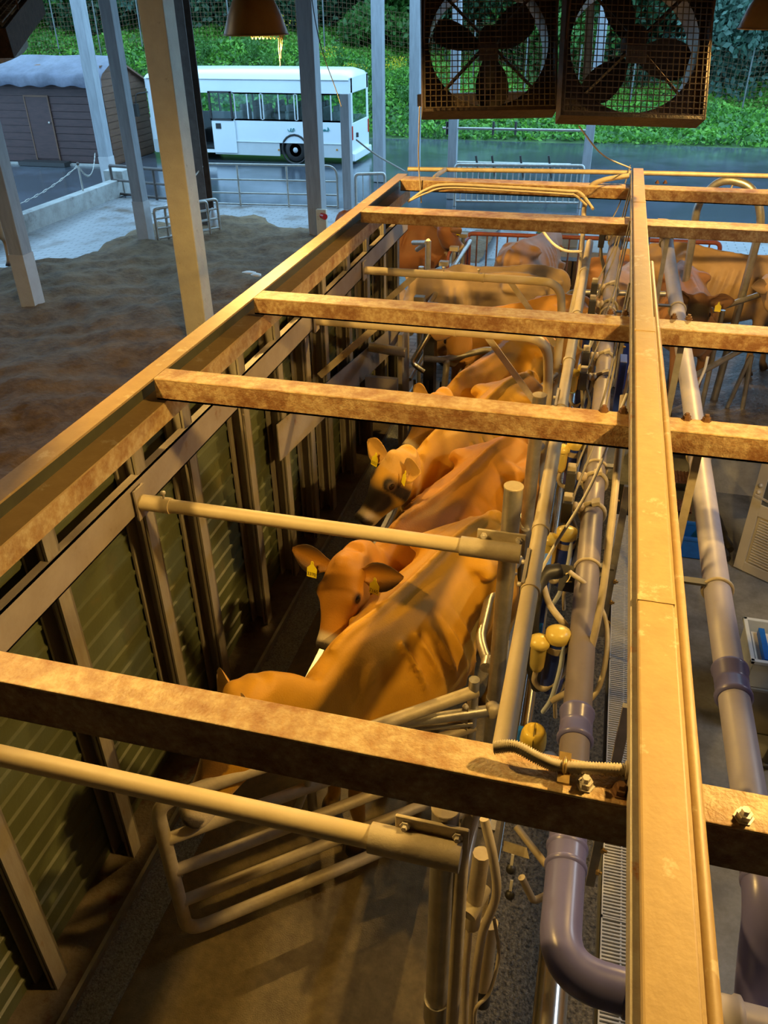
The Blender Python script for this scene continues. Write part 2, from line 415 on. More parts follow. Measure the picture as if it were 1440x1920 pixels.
for k, (px, py) in enumerate([(467, 512), (480, 516)]):
    p = onz(px, py, G+.2); MB_.ell(p, (.16-.05*k, .1, .035), n=8, k=5)
tag(MB_.build('feed_bag_scrap', white), 'crumpled white scrap lying on the brown bedding', 'scrap')

# left stall wall: ledge, kerb angle, gutter, siding
slab('floor_ledge', -2.16, -1.90, -1.5, 8.9, .0, .045, ledgem)
slab('trim_kerb_angle', -1.905, -1.885, -1.5, 8.6, 0, .055, galv)
slab('floor_gutter', -1.885, -1.70, -1.5, 8.6, 0, .006, gutterm)
def siding():
    b = MB(); prof = []; z = .04
    while z < 2.15:
        prof += [(z, 0), (z+.075, 0), (z+.083, .012), (z+.10, .012), (z+.108, 0)]; z += .115
    vs = []; n = len(prof)
    for y in (-1.5, 8.25):
        for zz, dx in prof: vs.append((-2.125+dx, y, zz))
    fs = [(i, i+1, i+1+n, i+n) for i in range(n-1)]
    b.add(vs, fs)
    b.bb(-2.15, -2.127, -1.5, 8.25, .04, 2.2)
    return b
green = mat('green_corrugated_siding', (.115, .13, .065), (.09, .10, .045), .45, 0, 3, .1, 40, c3=(.15, .13, .06), s3=2.5, lo3=.6, hi3=.75)
struct(siding().build('wall_left', green, org=(0, 0, 0)))
stud_y = [.05, .8, 1.5, 2.2, 2.92, 3.42, 4.15, 4.75, 5.3, 5.75, 6.4, 7.0, 7.6, 8.15]
def stud(y, first=[None]):
    x0, x1 = -2.11, -1.985; t = .012; w_ = .085
    b = MB().bb(x0, x1, y+w_-t, y+w_, .045, 2.26)
    b.bb(x1-t, x1, y, y+w_, .045, 2.26); b.bb(x0, x0+t, y, y+w_, .045, 2.26); b.bb(x1-.035, x1-.02, y, y+.012, .045, 2.26)
    o = b.build('wall_stud', studm)
    return o
sl = ['first', 'second', 'third', 'fourth', 'fifth', 'sixth', 'seventh', 'eighth', 'ninth', 'tenth', 'eleventh', 'twelfth', 'thirteenth', 'farthest']
so = None
for k, y in enumerate(stud_y):
    if so is None: o = so = stud(y)
    else:
        o = so.copy(); COL.objects.link(o); o.location.y += y-stud_y[0]
    tag(o, 'grey rust-streaked steel wall stud before the green siding, %s counted from the near end' % sl[k], 'wall stud', 'studs of the left stall wall')
def channel_rail(y0, y1, z0, z1, label, name='wall_rail', x=-1.97):
    b = MB().bb(x-.008, x, y0, y1, z0, z1).bb(x-.05, x, y0, y1, z1-.008, z1).bb(x-.05, x, y0, y1, z0, z0+.008)
    o = b.build(name, beampaint); tag(o, label, 'rail'); return o
channel_rail(-1.2, 4.04, 1.825, 1.995, 'wide grey channel rail bolted across the near wall studs')
channel_rail(4.06, 8.55, 1.825, 1.995, 'wide grey channel rail bolted across the far wall studs')
tag(MB().poly([(-1.972, 4.6, 1.17), (-1.972, 8.3, .68), (-1.972, 8.3, .95), (-1.972, 4.6, 1.45)], .008, (1, 0, 0)).build('wall_rail', beampaint), 'slanting grey plate rail across the far wall studs', 'rail')
# top long channel of the frame
t = thing('frame_side_beam', 'long yellow-lit channel beam along the top of the left wall', 'beam', (-1.9, 3, 2.3))
MB().bb(-1.965, -1.871, -1.5, 8.1, 2.45, 2.46).build('top_flange', steel_light, t)
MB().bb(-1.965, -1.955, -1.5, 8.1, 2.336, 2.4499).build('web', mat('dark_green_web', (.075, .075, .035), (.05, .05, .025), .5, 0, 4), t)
MB().bb(-1.9549, -1.844, -1.5, 8.1, 2.328, 2.336).build('lower_flange', steel_light, t)
MB().bb(-1.852, -1.844, -1.5, 8.1, 2.235, 2.328).build('rusty_face', steel, t)
# cross beams
def cbeam(y0, y1, zt, zb, x0, x1, label, bolts=()):
    t = thing('cross_beam', label, 'beam', ((x0+x1)/2, (y0+y1)/2, zb), 'steel cross beams of the stall frame')
    th = .009
    MB().bb(x0, x1, y0, y1, zt-th, zt).build('top_flange', steel, t, bevel=.003)
    MB().bb(x0, x1, y0+.0005, y0+th, zb, zt-th).bb(x0, x1, y0+.0005, y1, zb, zb+th).build('web', steel_rust, t)
    for bx, by, m_ in bolts:
        MB().lathe([(.021, 0), (.021, .003), (.016, .003), (.016, .016), (.009, .016), (.009, .027), (0, .027)], (bx, by, zt), (0, 0, 1), 6, False).build('bolt', m_, t)
    return t
BEAMS = [(1.185, 1.285, 2.46, 2.325, 'nearest rusty cross beam running over the front cow'),
    (3.02, 3.14, 2.46, 2.355, 'cross beam over the cow with the dark face'), (4.20, 4.345, 2.46, 2.365, 'cross beam over the middle of the cow row'),
    (6.44, 6.66, 2.46, 2.375, 'cross beam second from the far end of the frame'), (7.80, 7.99, 2.46, 2.36, 'farthest cross beam of the frame before the wet yard')]
def bx_(px, py): p = onz(px, py, 2.46); return (p.x, p.y)
bl = {0: [(*bx_(1097, 1473), boltm), (*bx_(1162, 1485), rustbolt), (*bx_(1394, 1533), boltm)], 1: [(*bx_(1132, 771), rustbolt), (*bx_(1168, 773), rustbolt), (*bx_(1287, 786), rustbolt), (*bx_(1324, 789), rustbolt)],
      2: [(*bx_(1144, 588), rustbolt), (*bx_(1172, 590), rustbolt), (*bx_(1263, 597), rustbolt), (*bx_(1291, 599), rustbolt)], 3: [], 4: [(*bx_(1232, 344), rustbolt), (*bx_(1247, 344), rustbolt)]}
for k, (y0, y1, zt, zb, lb) in enumerate(BEAMS):
    cbeam(y0, y1, zt, zb, -1.87, 3.2, lb, bl[k])
# central long beam with conduit
t = thing('central_beam', 'pale cream steel beam running away over all the cross beams', 'beam', (.25, 4, 2.465))
MB().bb(.2225, .316, -.6, 8.4, 2.465, 2.53).build('box_section', steel_light, t, bevel=.005)
MB().bb(.206, .2222, -.6, 8.4, 2.463, 2.512).build('side_lip', studm, t)
for y in (6.9, 3.95, 1.82): MB().bb(.2215, .3175, y-.012, y+.012, 2.5, 2.5325).build('joint_strip', steel_light, t)
MB().bb(.3165, .325, -.6, 4.2, 2.465, 2.515).build('cover_strip', steel_light, t)
c = MB().tube(bend([(.341, -.6, 2.49), (.341, 3.1, 2.49), (.332, 5.0, 2.49), (.332, 5.3, 2.49)], .1), .0155)
tag(c.build('cable_conduit', steel_light), 'cream cable conduit running along the right side of the central beam', 'conduit')
# far end cables and pipes on the last cross beam
def tubing(name, pts, r, m_, label, cat, group=None, n=10, smooth=True, k=8):
    b = MB().tube(catm(pts, k) if smooth else bend(pts, .12), r, n)
    o = b.build(name, m_); tag(o, label, cat, group); return o
tubing('horizontal_rail', [ony(765, 317, 8.7), ony(1100, 322, 8.7), ony(1440, 330, 8.7)], .022, galv_dust, 'thin dusty pipe just beyond the farthest cross beam', 'pipe')
tubing('rail_stub', [ony(835, 318, 8.7), ony(815, 333, 8.0), ony(815, 350, 7.98)], .022, galv_dust, 'short pipe stub joining the far thin pipe to the frame corner', 'pipe')
tubing('cable', [ony(765, 378, 7.75), ony(800, 355, 7.76), ony(840, 346, 7.77), ony(950, 351, 7.77), ony(1060, 358, 7.77), ony(1088, 362, 7.77), ony(1112, 392, 7.6)], .013, hose, 'thick beige cable clipped along the farthest cross beam', 'cable')
tubing('electrical_cable', [ony(765, 378, 7.72), ony(800, 362, 7.74), ony(840, 352, 7.75), ony(950, 357, 7.75), ony(1060, 364, 7.75), ony(1078, 366, 7.75), ony(1100, 385, 7.6)], .009, hose, 'thinner cable under the thick one on the farthest cross beam', 'cable')
tubing('curved_pipe', [ony(1180, 329, 7.9), ony(1130, 338, 7.9), ony(1105, 352, 7.9), ony(1096, 385, 7.9), ony(1088, 500, 7.7), ony(1070, 590, 7.4)], .022, hose, 'thin upright pipe curving over beside the left grey pipe', 'pipe')

# ------------------------------------------------------------------ barn roof (out of frame, keeps the daylight outside) and posts
slab('ceiling', -16, 7, -6, 18.5, 5.62, 5.7, darkwood)
slab('wall_back', -16, 4.9, -6.1, -6.0, -1, 5.62, conc)
slab('wall_right', 4.8, 4.9, -6, 12, -1, 5.62, plank)
slab('wall_bedding_side', -16.1, -16, -6, 9, -1, 5.62, conc)
def post(px0, py, x, y, w_, d_, label, m_=postm, base=None, z0=G, top=5.6, flange=False):
    t = thing('barn_post', label, 'post', (x, y, z0), None)
    if flange:
        b = MB().bb(x-w_/2, x+w_/2, y-d_/2, y-d_/2+.03, z0, top).bb(x-w_/2, x+w_/2, y+d_/2-.03, y+d_/2, z0, top).bb(x-.02, x+.02, y-d_/2, y+d_/2, z0, top)
    else: b = MB().bb(x-w_/2, x+w_/2, y-d_/2, y+d_/2, z0, top)
    b.build('shaft', m_, t, bevel=.012)
    if base:
        MB().bb(x-w_/2-.008, x+w_/2+.008, y-d_/2-.008, y+d_/2+.008, z0, z0+base).build('base_sleeve', postbase, t)
    return t
def pp(px, py, z=G): p = onz(px, py, z); return p.x, p.y
x, y = pp(66, 585); post(0, 0, x, y, .26, .26, 'slanting-looking grey post at the left edge standing in the bedding', base=1.0)
x, y = pp(278, 468); post(0, 0, x, y, .24, .24, 'grey post with pale base beside the metal gate rack', base=1.0)
post(0, 0, -5.62, 10.6, .34, .30, 'broad cream post in the left foreground rising from the bedding', postcream)
x, y = pp(598, 455); post(0, 0, x, y, .32, .34, 'grey post in front of the rear wheel of the bus')
x, y = pp(208, 345); post(0, 0, x, y, .30, .30, 'grey post on the concrete wall before the dark shed', base=.75)
x, y = pp(712, 340); post(0, 0, x, y, .30, .30, 'grey post right of the bus', postm)
x, y = pp(777, 335); post(0, 0, x, y, .30, .25, 'slim grey post left of the two fans')
x, y = pp(385, 432); post(0, 0, x, y, .42, .34, 'dark brown flanged post behind the broad cream post', postdark, flange=True)
x, y = pp(654, 392); post(0, 0, x, y, .22, .22, 'short grey gate post left of the far right posts', postm, top=2.0)
x, y = 2.9, 13.5
post(0, 0, 3.02, 15.2, .26, .26, 'grey post at the right below the right lamp', postm, z0=-.6)
post(0, 0, 2.62, 12.0, .24, .2, 'pale post at the right edge beside the wooden boarding', postcream, z0=-.0)
t = thing('alarm_box', 'cream alarm box with a red button on the post before the bus', 'alarm box', (-5.72, 16.86, 1.0))
p = ony(604, 420, 16.8)
MB().bb(p.x-.11, p.x+.11, 16.75, 16.86, p.z-.34, p.z+.30).build('box', postcream, t, bevel=.01)
MB().cyl((p.x+.02, 16.76, p.z+.18), (p.x+.12, 16.66, p.z+.18), .06).build('red_button', redlens, t)
# ------------------------------------------------------------------ cows
cm = bpy.data.materials.new('cow_coat'); cm.use_nodes = True
n = cm.node_tree.nodes; l = cm.node_tree.links; b = n['Principled BSDF']; b.inputs['Roughness'].default_value = .55; b.inputs['Specular IOR Level'].default_value = .35
b.inputs['Sheen Weight'].default_value = .12; b.inputs['Sheen Roughness'].default_value = .4
at_ = n.new('ShaderNodeAttribute'); at_.attribute_name = 'coat'
tc = n.new('ShaderNodeTexCoord')
nz = n.new('ShaderNodeTexNoise'); nz.inputs['Scale'].default_value = 4; nz.inputs['Detail'].default_value = 5
l.new(tc.outputs['Object'], nz.inputs['Vector'])
mr = n.new('ShaderNodeMapRange'); mr.inputs['From Min'].default_value = .3; mr.inputs['From Max'].default_value = .7; mr.inputs['To Min'].default_value = .78; mr.inputs['To Max'].default_value = 1.12
l.new(nz.outputs['Fac'], mr.inputs['Value'])
mx = n.new('ShaderNodeVectorMath'); mx.operation = 'SCALE'
l.new(at_.outputs['Color'], mx.inputs[0]); l.new(mr.outputs['Result'], mx.inputs['Scale']); l.new(mx.outputs['Vector'], b.inputs['Base Color'])
hz = n.new('ShaderNodeTexNoise'); hz.inputs['Scale'].default_value = 130; hz.inputs['Detail'].default_value = 3
l.new(tc.outputs['Object'], hz.inputs['Vector'])
bp = n.new('ShaderNodeBump'); bp.inputs['Strength'].default_value = .22; bp.inputs['Distance'].default_value = .008
l.new(hz.outputs['Fac'], bp.inputs['Height']); l.new(bp.outputs['Normal'], b.inputs['Normal'])
eyem = mat('dark_glossy_eye', (.012, .006, .004), (.012, .006, .004), .05)

def rings_mesh(B, rings):
    k = len(rings[0]); vs = [p for r in rings for p in r]; fs = []
    for i in range(len(rings)-1):
        for j in range(k):
            a, b_ = i*k+j, i*k+(j+1) % k
            fs.append((a, a+k, b_+k, b_))
    fs.append(tuple(range(k))); fs.append(tuple(range((len(rings)-1)*k+k-1, (len(rings)-1)*k-1, -1)))
    B.add(vs, fs, True)
def sec(c, s, u, hw, ht, hb, pk=1.0, k=24):
    out = []
    for j in range(k):
        a = 2*math.pi*j/k; ca, sa = math.cos(a), math.sin(a)
        w_ = math.copysign(abs(ca)**.9, ca)*hw
        h = (abs(sa)**pk)*ht if sa >= 0 else -(abs(sa)**.85)*hb
        out.append(c + s*w_ + u*h)
    return out
def hermite(P, k):
    """interpolate rows of numbers with a smooth spline"""
    P = np.array(P, float); n_ = len(P); out = []
    Q = np.vstack([2*P[0]-P[1], P, 2*P[-1]-P[-2]])
    for i in range(1, n_):
        for j in range(k):
            t = j/k
            out.append(.5*((2*Q[i]) + (Q[i+1]-Q[i-1])*t + (2*Q[i-1]-5*Q[i]+4*Q[i+1]-Q[i+2])*t*t + (3*Q[i]-Q[i-1]-3*Q[i+1]+Q[i+2])*t**3))
    out.append(P[-1]); return out
LEGPOSE = [0, 0, 0, 0]
def cow(label, tail, yaw, s, poll, muz, coat=(.60, .30, .018), face=None, nosering=True, tags=(), vox=.017, roll=0., group=None, horns=False, ear_up=.15, ears_dark=0., z0=0., step=0, side_in=0., bones=1.0, neckdrop=0.):
    """tail: world xy of the tail head; yaw in degrees is where the cow faces; poll / muzzle are world points"""
    yaw = math.radians(yaw); X = V((math.cos(yaw), math.sin(yaw), 0)); Yv = V((-math.sin(yaw), math.cos(yaw), 0)); Z = V((0, 0, 1))
    O = V((tail[0], tail[1], z0)) + X*.78*s
    def L(x, y, z): return O + (X*x + Yv*y + Z*z)*s
    B = MB()
    # trunk: x, top, bottom, half width, widest height, peakedness of the back
    T = [(-.83, 1.09, .88, .07, 1.0, 1.0), (-.79, 1.16, .76, .14, .99, 1.2), (-.70, 1.21, .68, .215, .98, 1.35), (-.56, 1.225, .63, .245, .97, 1.45), (-.42, 1.235, .60, .255, .96, 1.5), (-.28, 1.215, .56, .26, .86, 1.65),
         (-.12, 1.20, .52, .30, .80, 1.7), (.06, 1.19, .50, .30, .77, 1.7), (.22, 1.19, .53, .245, .77, 2.0), (.36, 1.205, .58, .185, .80, 2.1), (.48, 1.20, .62, .145, .84, 1.9), (.60, 1.12, .66, .12, .86, 1.3), (.70, 1.02, .72, .085, .88, 1.0), (.74, .98, .78, .06, .9, 1)]
    R_ = []
    for x, zt, zb, hw, zc, pk in hermite(T, 4):
        R_.append(sec(L(x, 0, zc), Yv, Z, hw*s, (zt-zc)*s, (zc-zb)*s, max(.9, pk)))
    rings_mesh(B, R_)
    M3 = Matrix((X, Yv, Z)).transposed()
    E = lambda x, y, z, r, R=None: B.ell(L(x, y, z), tuple(v*s for v in r), (M3 @ R) if R is not None else M3, 14, 10)
    for sg in (-1, 1):
        E(-.41, sg*.215, 1.135, (.065, .045, .038)); E(-.40, sg*.12, 1.165, (.07, .12, .04))     # hook bones
        E(-.775, sg*.125, 1.09, (.05, .04, .045))                                                   # pin bones
        B.tube([L(-.42, sg*.21, 1.13), L(-.60, sg*.175, 1.11), L(-.775, sg*.12, 1.09)], [.045*s, .04*s, .035*s], 10)
        E(-.56, sg*.19, .80, (.17, .085, .27))                                                     # thigh
        E(.42, sg*.105, .84, (.13, .045, .25), Matrix.Rotation(-.25, 3, 'Y'))                       # shoulder blade
        E(.49, sg*.11, .72, (.11, .055, .14))
        for k in range(5):                                                                        # faint ribs
            xx = .20-.085*k
            hf = float(np.interp(xx, [-.28, -.12, .06, .22, .36], [.26, .30, .30, .245, .185])); pts = [L(xx+.02, sg*hf*.55, 1.10), L(xx, sg*hf*.86, .98), L(xx-.03, sg*hf*.995, .82), L(xx-.05, sg*hf*.95, .66)]
            B.tube(catm(pts, 3), .0125*s*bones, 6)
    B.tube(catm([L(-.80, 0, 1.16), L(-.66, 0, 1.225), L(-.42, 0, 1.245), L(-.1, 0, 1.205), L(.2, 0, 1.195), L(.40, 0, 1.215), L(.52, 0, 1.185)], 4), .022*s, 8)   # backbone
    B.tube(catm([L(-.74, 0, 1.20), L(-.84, 0, 1.14), L(-.885, 0, .98), L(-.875, .01, .72), L(-.865, .02, .50)], 4), [.038*s]*8+[.026*s]*4+[.022*s]*5, 8)       # tail
    B.ell(L(-.865, .02, .42), (.035*s, .035*s, .13*s), M3, 10, 8)
    E(-.33, 0, .56, (.19, .15, .13))                                                               # udder
    for a in (-.40, -.26):
        for c_ in (-.08, .08): B.tube([L(a, c_, .48), L(a, c_, .40)], .016*s, 6)
    # legs
    for sg in (-1, 1):
        f = .06*step*sg
        hp = [(-.58, .16, .80), (-.48+f*.5, .155, .64), (-.66+f, .14, .45), (-.63+f, .14, .24), (-.61+f, .14, .10), (-.585+f, .14, .04)]
        B.tube(catm([L(x, sg*y, z) for x, y, z in hp], 4), [v*s for v in np.interp(np.linspace(0, 5, 21), range(6), [.13, .10, .052, .034, .038, .045])], 12)
        B.tube([L(-.58+f, sg*.14, .06), L(-.565+f, sg*.14, .0)], [.046*s, .058*s], 12)
        fp = [(.50, .14, .80), (.46-f*.5, .14, .62), (.485-f, .13, .37), (.475-f, .13, .20), (.48-f, .13, .09), (.50-f, .13, .04)]
        B.tube(catm([L(x, sg*y, z) for x, y, z in fp], 4), [v*s for v in np.interp(np.linspace(0, 5, 21), range(6), [.10, .065, .045, .032, .037, .043])], 12)
        B.tube([L(.50-f, sg*.13, .06), L(.515-f, sg*.13, .0)], [.044*s, .056*s], 12)
    # head
    poll = V(poll); muz = V(muz); a = (muz-poll); LH = a.length; a.normalize()
    sv = a.cross(Z); sv.normalize(); sv = Quaternion(a, roll) @ sv; nv = sv.cross(a)          # nv: forehead normal
    h = LH/.5
    w = s/1.1*1.1
    H = [(-.09, .05, .0, .10), (-.03, .082, .035, .12), (.03, .098, .05, .14), (.10, .102, .055, .165), (.18, .106, .05, .185), (.25, .098, .04, .185), (.33, .076, .028, .155), (.41, .063, .02, .125), (.47, .063, .022, .105), (.515, .062, .018, .092), (.54, .045, .0, .07)]
    R_ = []
    for t_, hw, ht, hb in hermite(H, 3):
        R_.append(sec(poll + a*t_*h - nv*.03, sv, nv, hw*w, (ht+.03)*w, max(hb-.03, .02)*w, .8))
    rings_mesh(B, R_)
    HM = Matrix((sv, a, nv)).transposed()
    for sg in (-1, 1):
        B.ell(poll + a*.185*h + sv*sg*.088*w + nv*.012*w, (.028*w, .045*w, .032*w), HM, 12, 8)          # brow / orbit
        B.ell(poll + a*.20*h + sv*sg*.07*w - nv*.10*w, (.035*w, .10*w, .06*w), HM, 12, 8)              # cheek
        B.ell(poll + a*.505*h + sv*sg*.036*w + nv*.005*w, (.024*w, .03*w, .022*w), HM, 10, 8)            # nostril wing
    B.ell(poll + a*.0*h + nv*.035*w, (.055*w, .05*w, .04*w), HM, 12, 8)                                 # poll knob
    B.ell(poll + a*.46*h - nv*.085*w, (.04*w, .06*w, .022*w), HM, 12, 8)                                # chin
    # neck
    n0 = L(.42, side_in, .95); n1 = L(.68, side_in, .99-neckdrop*.5); n3 = poll - a*.02*h - nv*.055*w; n2 = n1.lerp(n3, .55) + V((0, 0, .03-neckdrop))
    N = hermite([(*n0, .12*s, .23*s), (*n1, .088*s, .17*s), (*n2, .075*s, .125*s), (*n3, .078*w, .105*w)], 6)
    R_ = []
    for i, q in enumerate(N):
        c = V(q[:3]); d = V(N[min(i+1, len(N)-1)][:3]) - V(N[max(i-1, 0)][:3]); d.normalize()
        ss = d.cross(Z).normalized(); uu = ss.cross(d)
        R_.append(sec(c, ss, uu, q[3], q[4], q[4]*1.05, 1.15, 20))
    rings_mesh(B, R_)
    if horns:
        for sg in (-1, 1): B.tube(catm([poll+sv*sg*.07*w+nv*.03*w, poll+sv*sg*.14*w+nv*.06*w, poll+sv*sg*.16*w+nv*.12*w-a*.02], 4), [.022*w]*4+[.015*w]*3+[.006*w]*2, 8)
    # fuse into one skin
    me = bpy.data.meshes.new('tmp'); me.from_pydata([tuple(p) for p in B.v], [], B.f); me.update()
    bm_ = bmesh.new(); bm_.from_mesh(me); bmesh.ops.recalc_face_normals(bm_, faces=bm_.faces); bm_.to_mesh(me); bm_.free()
    to = bpy.data.objects.new('tmp', me); COL.objects.link(to)
    r = to.modifiers.new('r', 'REMESH'); r.mode = 'VOXEL'; r.voxel_size = vox; r.use_smooth_shade = True
    sm = to.modifiers.new('s', 'SMOOTH'); sm.factor = .5; sm.iterations = 12
    dg = bpy.context.evaluated_depsgraph_get()
    skin = bpy.data.meshes.new_from_object(to.evaluated_get(dg)); bpy.data.objects.remove(to)
    co = np.empty(len(skin.vertices)*3); skin.vertices.foreach_get('co', co); co = co.reshape(-1, 3)
    faces = [tuple(p.vertices) for p in skin.polygons]
    nb = len(co)
    # ears: cupped leaves fused at the side of the poll
    EB = MB(); earinfo = []
    for sg in (-1, 1):
        base = poll + a*.035*h + sv*sg*.085*w - nv*.012*w
        d = (sv*sg + nv*(ear_up-.02) - a*.10 + Z*.05).normalized(); wv = (a*.9 + nv*-.45); wv = (wv - d*wv.dot(d)).normalized(); nn = d.cross(wv) * (1 if sg < 0 else -1)
        if nn.dot(nv + a*.5) < 0: nn = -nn
        rows = []
        for i in range(9):
            t_ = i/8; ww = [.026, .036, .052, .062, .064, .060, .048, .030, .008][i]*w*1.12; cup = .035*w*(1-t_*.6)
            row = []
            for j in range(9):
                u_ = (j-4)/4
                row.append(base + d*(t_*.215*w) + wv*u_*ww + nn*(u_*u_*cup*ww/(.06*w)) + nn*(-.01*w))
            rows.append(row)
        vs = [p for rw in rows for p in rw]; th = .008*w
        vs2 = vs + [p - nn*th*(1 - abs((k % 9)-4)/5) for k, p in enumerate(vs)]
        fs = []
        for i in range(8):
            for j in range(8):
                q = i*9+j; fs.append((q, q+1, q+10, q+9)); fs.append((q+81, q+90, q+91, q+82))
        for i in range(8):
            fs.append((i*9, i*9+9, i*9+90, i*9+81)); fs.append((i*9+8, i*9+89, i*9+98, i*9+17))
        for j in range(8):
            fs.append((72+j, 73+j, 154+j, 153+j))
        EB.add(vs2, fs, True); earinfo.append((base, d, wv, nn))
    allv = np.vstack([co, np.array([tuple(p) for p in EB.v])])
    faces += [tuple(i+nb for i in f) for f in EB.f]
    # coat colours by place on the animal
    P = allv; Om = np.array(O); Xa, Ya = np.array(X), np.array(Yv)
    lx = (P-Om)@Xa/s; ly = (P-Om)@Ya/s; lz = (P[:, 2]-z0)/s
    pa = np.array(poll); ha = (P-pa)@np.array(a)/h; hs = (P-pa)@np.array(sv)/w; hn = (P-pa)@np.array(nv)/w
    inhead = (np.abs(hs) < .16) & (ha > -.12) & (ha < .62) & (hn > -.26) & (hn < .16)
    C_ = np.tile(np.array(coat), (len(P), 1))
    def blend(mask, col): 
        mask = np.clip(mask, 0, 1)[:, None]; C_[:] = C_*(1-mask) + np.array(col)*mask
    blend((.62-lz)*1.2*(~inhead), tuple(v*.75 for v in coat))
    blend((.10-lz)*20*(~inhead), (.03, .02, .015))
    blend(np.where((np.abs(lx+.33) < .17) & (lz < .58) & (np.abs(ly) < .14), .7, 0), (.5, .3, .2))
    if face == 'dark':
        g1 = np.exp(-(((ha-.33)/.13)**2+(np.abs(hn-.0)/.11)**2)); g2 = np.exp(-(((ha-.19)/.07)**2+((np.abs(hs)-.09)/.045)**2))
        blend(np.where(inhead, np.maximum(g1, g2)*1.7-.25, 0), (.018, .011, .008))
        blend(np.where(inhead & (ha < .1), .5, 0), (.62, .38, .14))
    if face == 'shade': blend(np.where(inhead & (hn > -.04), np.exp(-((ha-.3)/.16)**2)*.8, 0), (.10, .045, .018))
    if face == 'black': blend(np.where(inhead & (hn > -.05) & (ha < .32), np.exp(-((ha-.17)/.13)**2)*1.2, 0), (.03, .018, .012))
    blend(np.where(inhead, (ha-.415)/.035, 0), (.74, .62, .42))
    nose = np.where(inhead & (hn > -.055), (ha-.475)/.02, 0); blend(nose, (.085, .07, .062))
    for sg in (-1, 1):
        npnt = np.array(poll + a*.517*h + sv*sg*.034*w + nv*.0)
        blend(np.where(inhead, (1.0-np.linalg.norm((P-npnt)/w, axis=1)/.022)*4, 0), (.01, .006, .005))
        ep = np.array(poll + a*.185*h + sv*sg*.108*w + nv*.012*w)
        blend(np.where(inhead, (1-np.linalg.norm((P-ep)/w, axis=1)/.036)*2.2, 0), (.09, .045, .02))
    # inside of the ears
    isear = np.arange(len(P)) >= nb
    if ears_dark: 
        for (bs, d, wv, nn) in earinfo:
            tt = (P-np.array(bs))@np.array(d)/w
            blend(np.where(isear & (np.abs(tt) < .3) & ((P-np.array(bs))@np.array(d) > 0), (np.abs((P-np.array(bs))@np.array(wv))/w*14 + tt*3 - .25)*ears_dark, 0), (.03, .018, .010))
    else: blend(np.where(isear, .25, 0), (.62, .40, .18))
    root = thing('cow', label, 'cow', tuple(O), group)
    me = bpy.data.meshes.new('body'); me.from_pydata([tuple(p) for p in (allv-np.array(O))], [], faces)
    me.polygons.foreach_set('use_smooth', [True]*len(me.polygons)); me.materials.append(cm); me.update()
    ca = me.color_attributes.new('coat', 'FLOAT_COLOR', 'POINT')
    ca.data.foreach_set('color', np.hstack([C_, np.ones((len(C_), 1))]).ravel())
    bo = bpy.data.objects.new('body', me); COL.objects.link(bo); bo.parent = root; ORG[bo] = O
    for sg in (-1, 1):
        MB().ell(poll + a*.187*h + sv*sg*.099*w + nv*.012*w, (.017*w, .023*w, .019*w), HM, 14, 10).build('eye', eyem, root)
    for sg, txt in tags:
        bs, d, wv, nn = earinfo[0 if sg < 0 else 1]
        c0 = bs + d*.085*w + nn*.012*w + wv*.01
        vdir = (-Z*.9 + a*.25); vdir = (vdir - nn*vdir.dot(nn)).normalized(); hd = vdir.cross(nn).normalized()
        if hd.dot(RT) < 0: hd = -hd
        W_ = .029; 
        pts = [c0 + hd*x_*W_ + vdir*y_*W_ + nn*.012 for x_, y_ in ((-1, 1.1), (-.35, .45), (-.28, -.1), (.28, -.1), (.35, .45), (1, 1.1), (1, 2.9), (-1, 2.9))]
        et = MB().poly(pts, .002, nn).ring(pts[3].lerp(pts[2], .5)+nn*.003, nn, .006, .002, 10, 5).build('ear_tag', yel, root)
        if txt:
            text_mesh(txt, .026, c0 + vdir*2.25*W_ + nn*.0155, hd, -vdir, 'tag_number', inkm, et, .0003)
    return root
def mz(px, py, z): return onz(px, py, z)
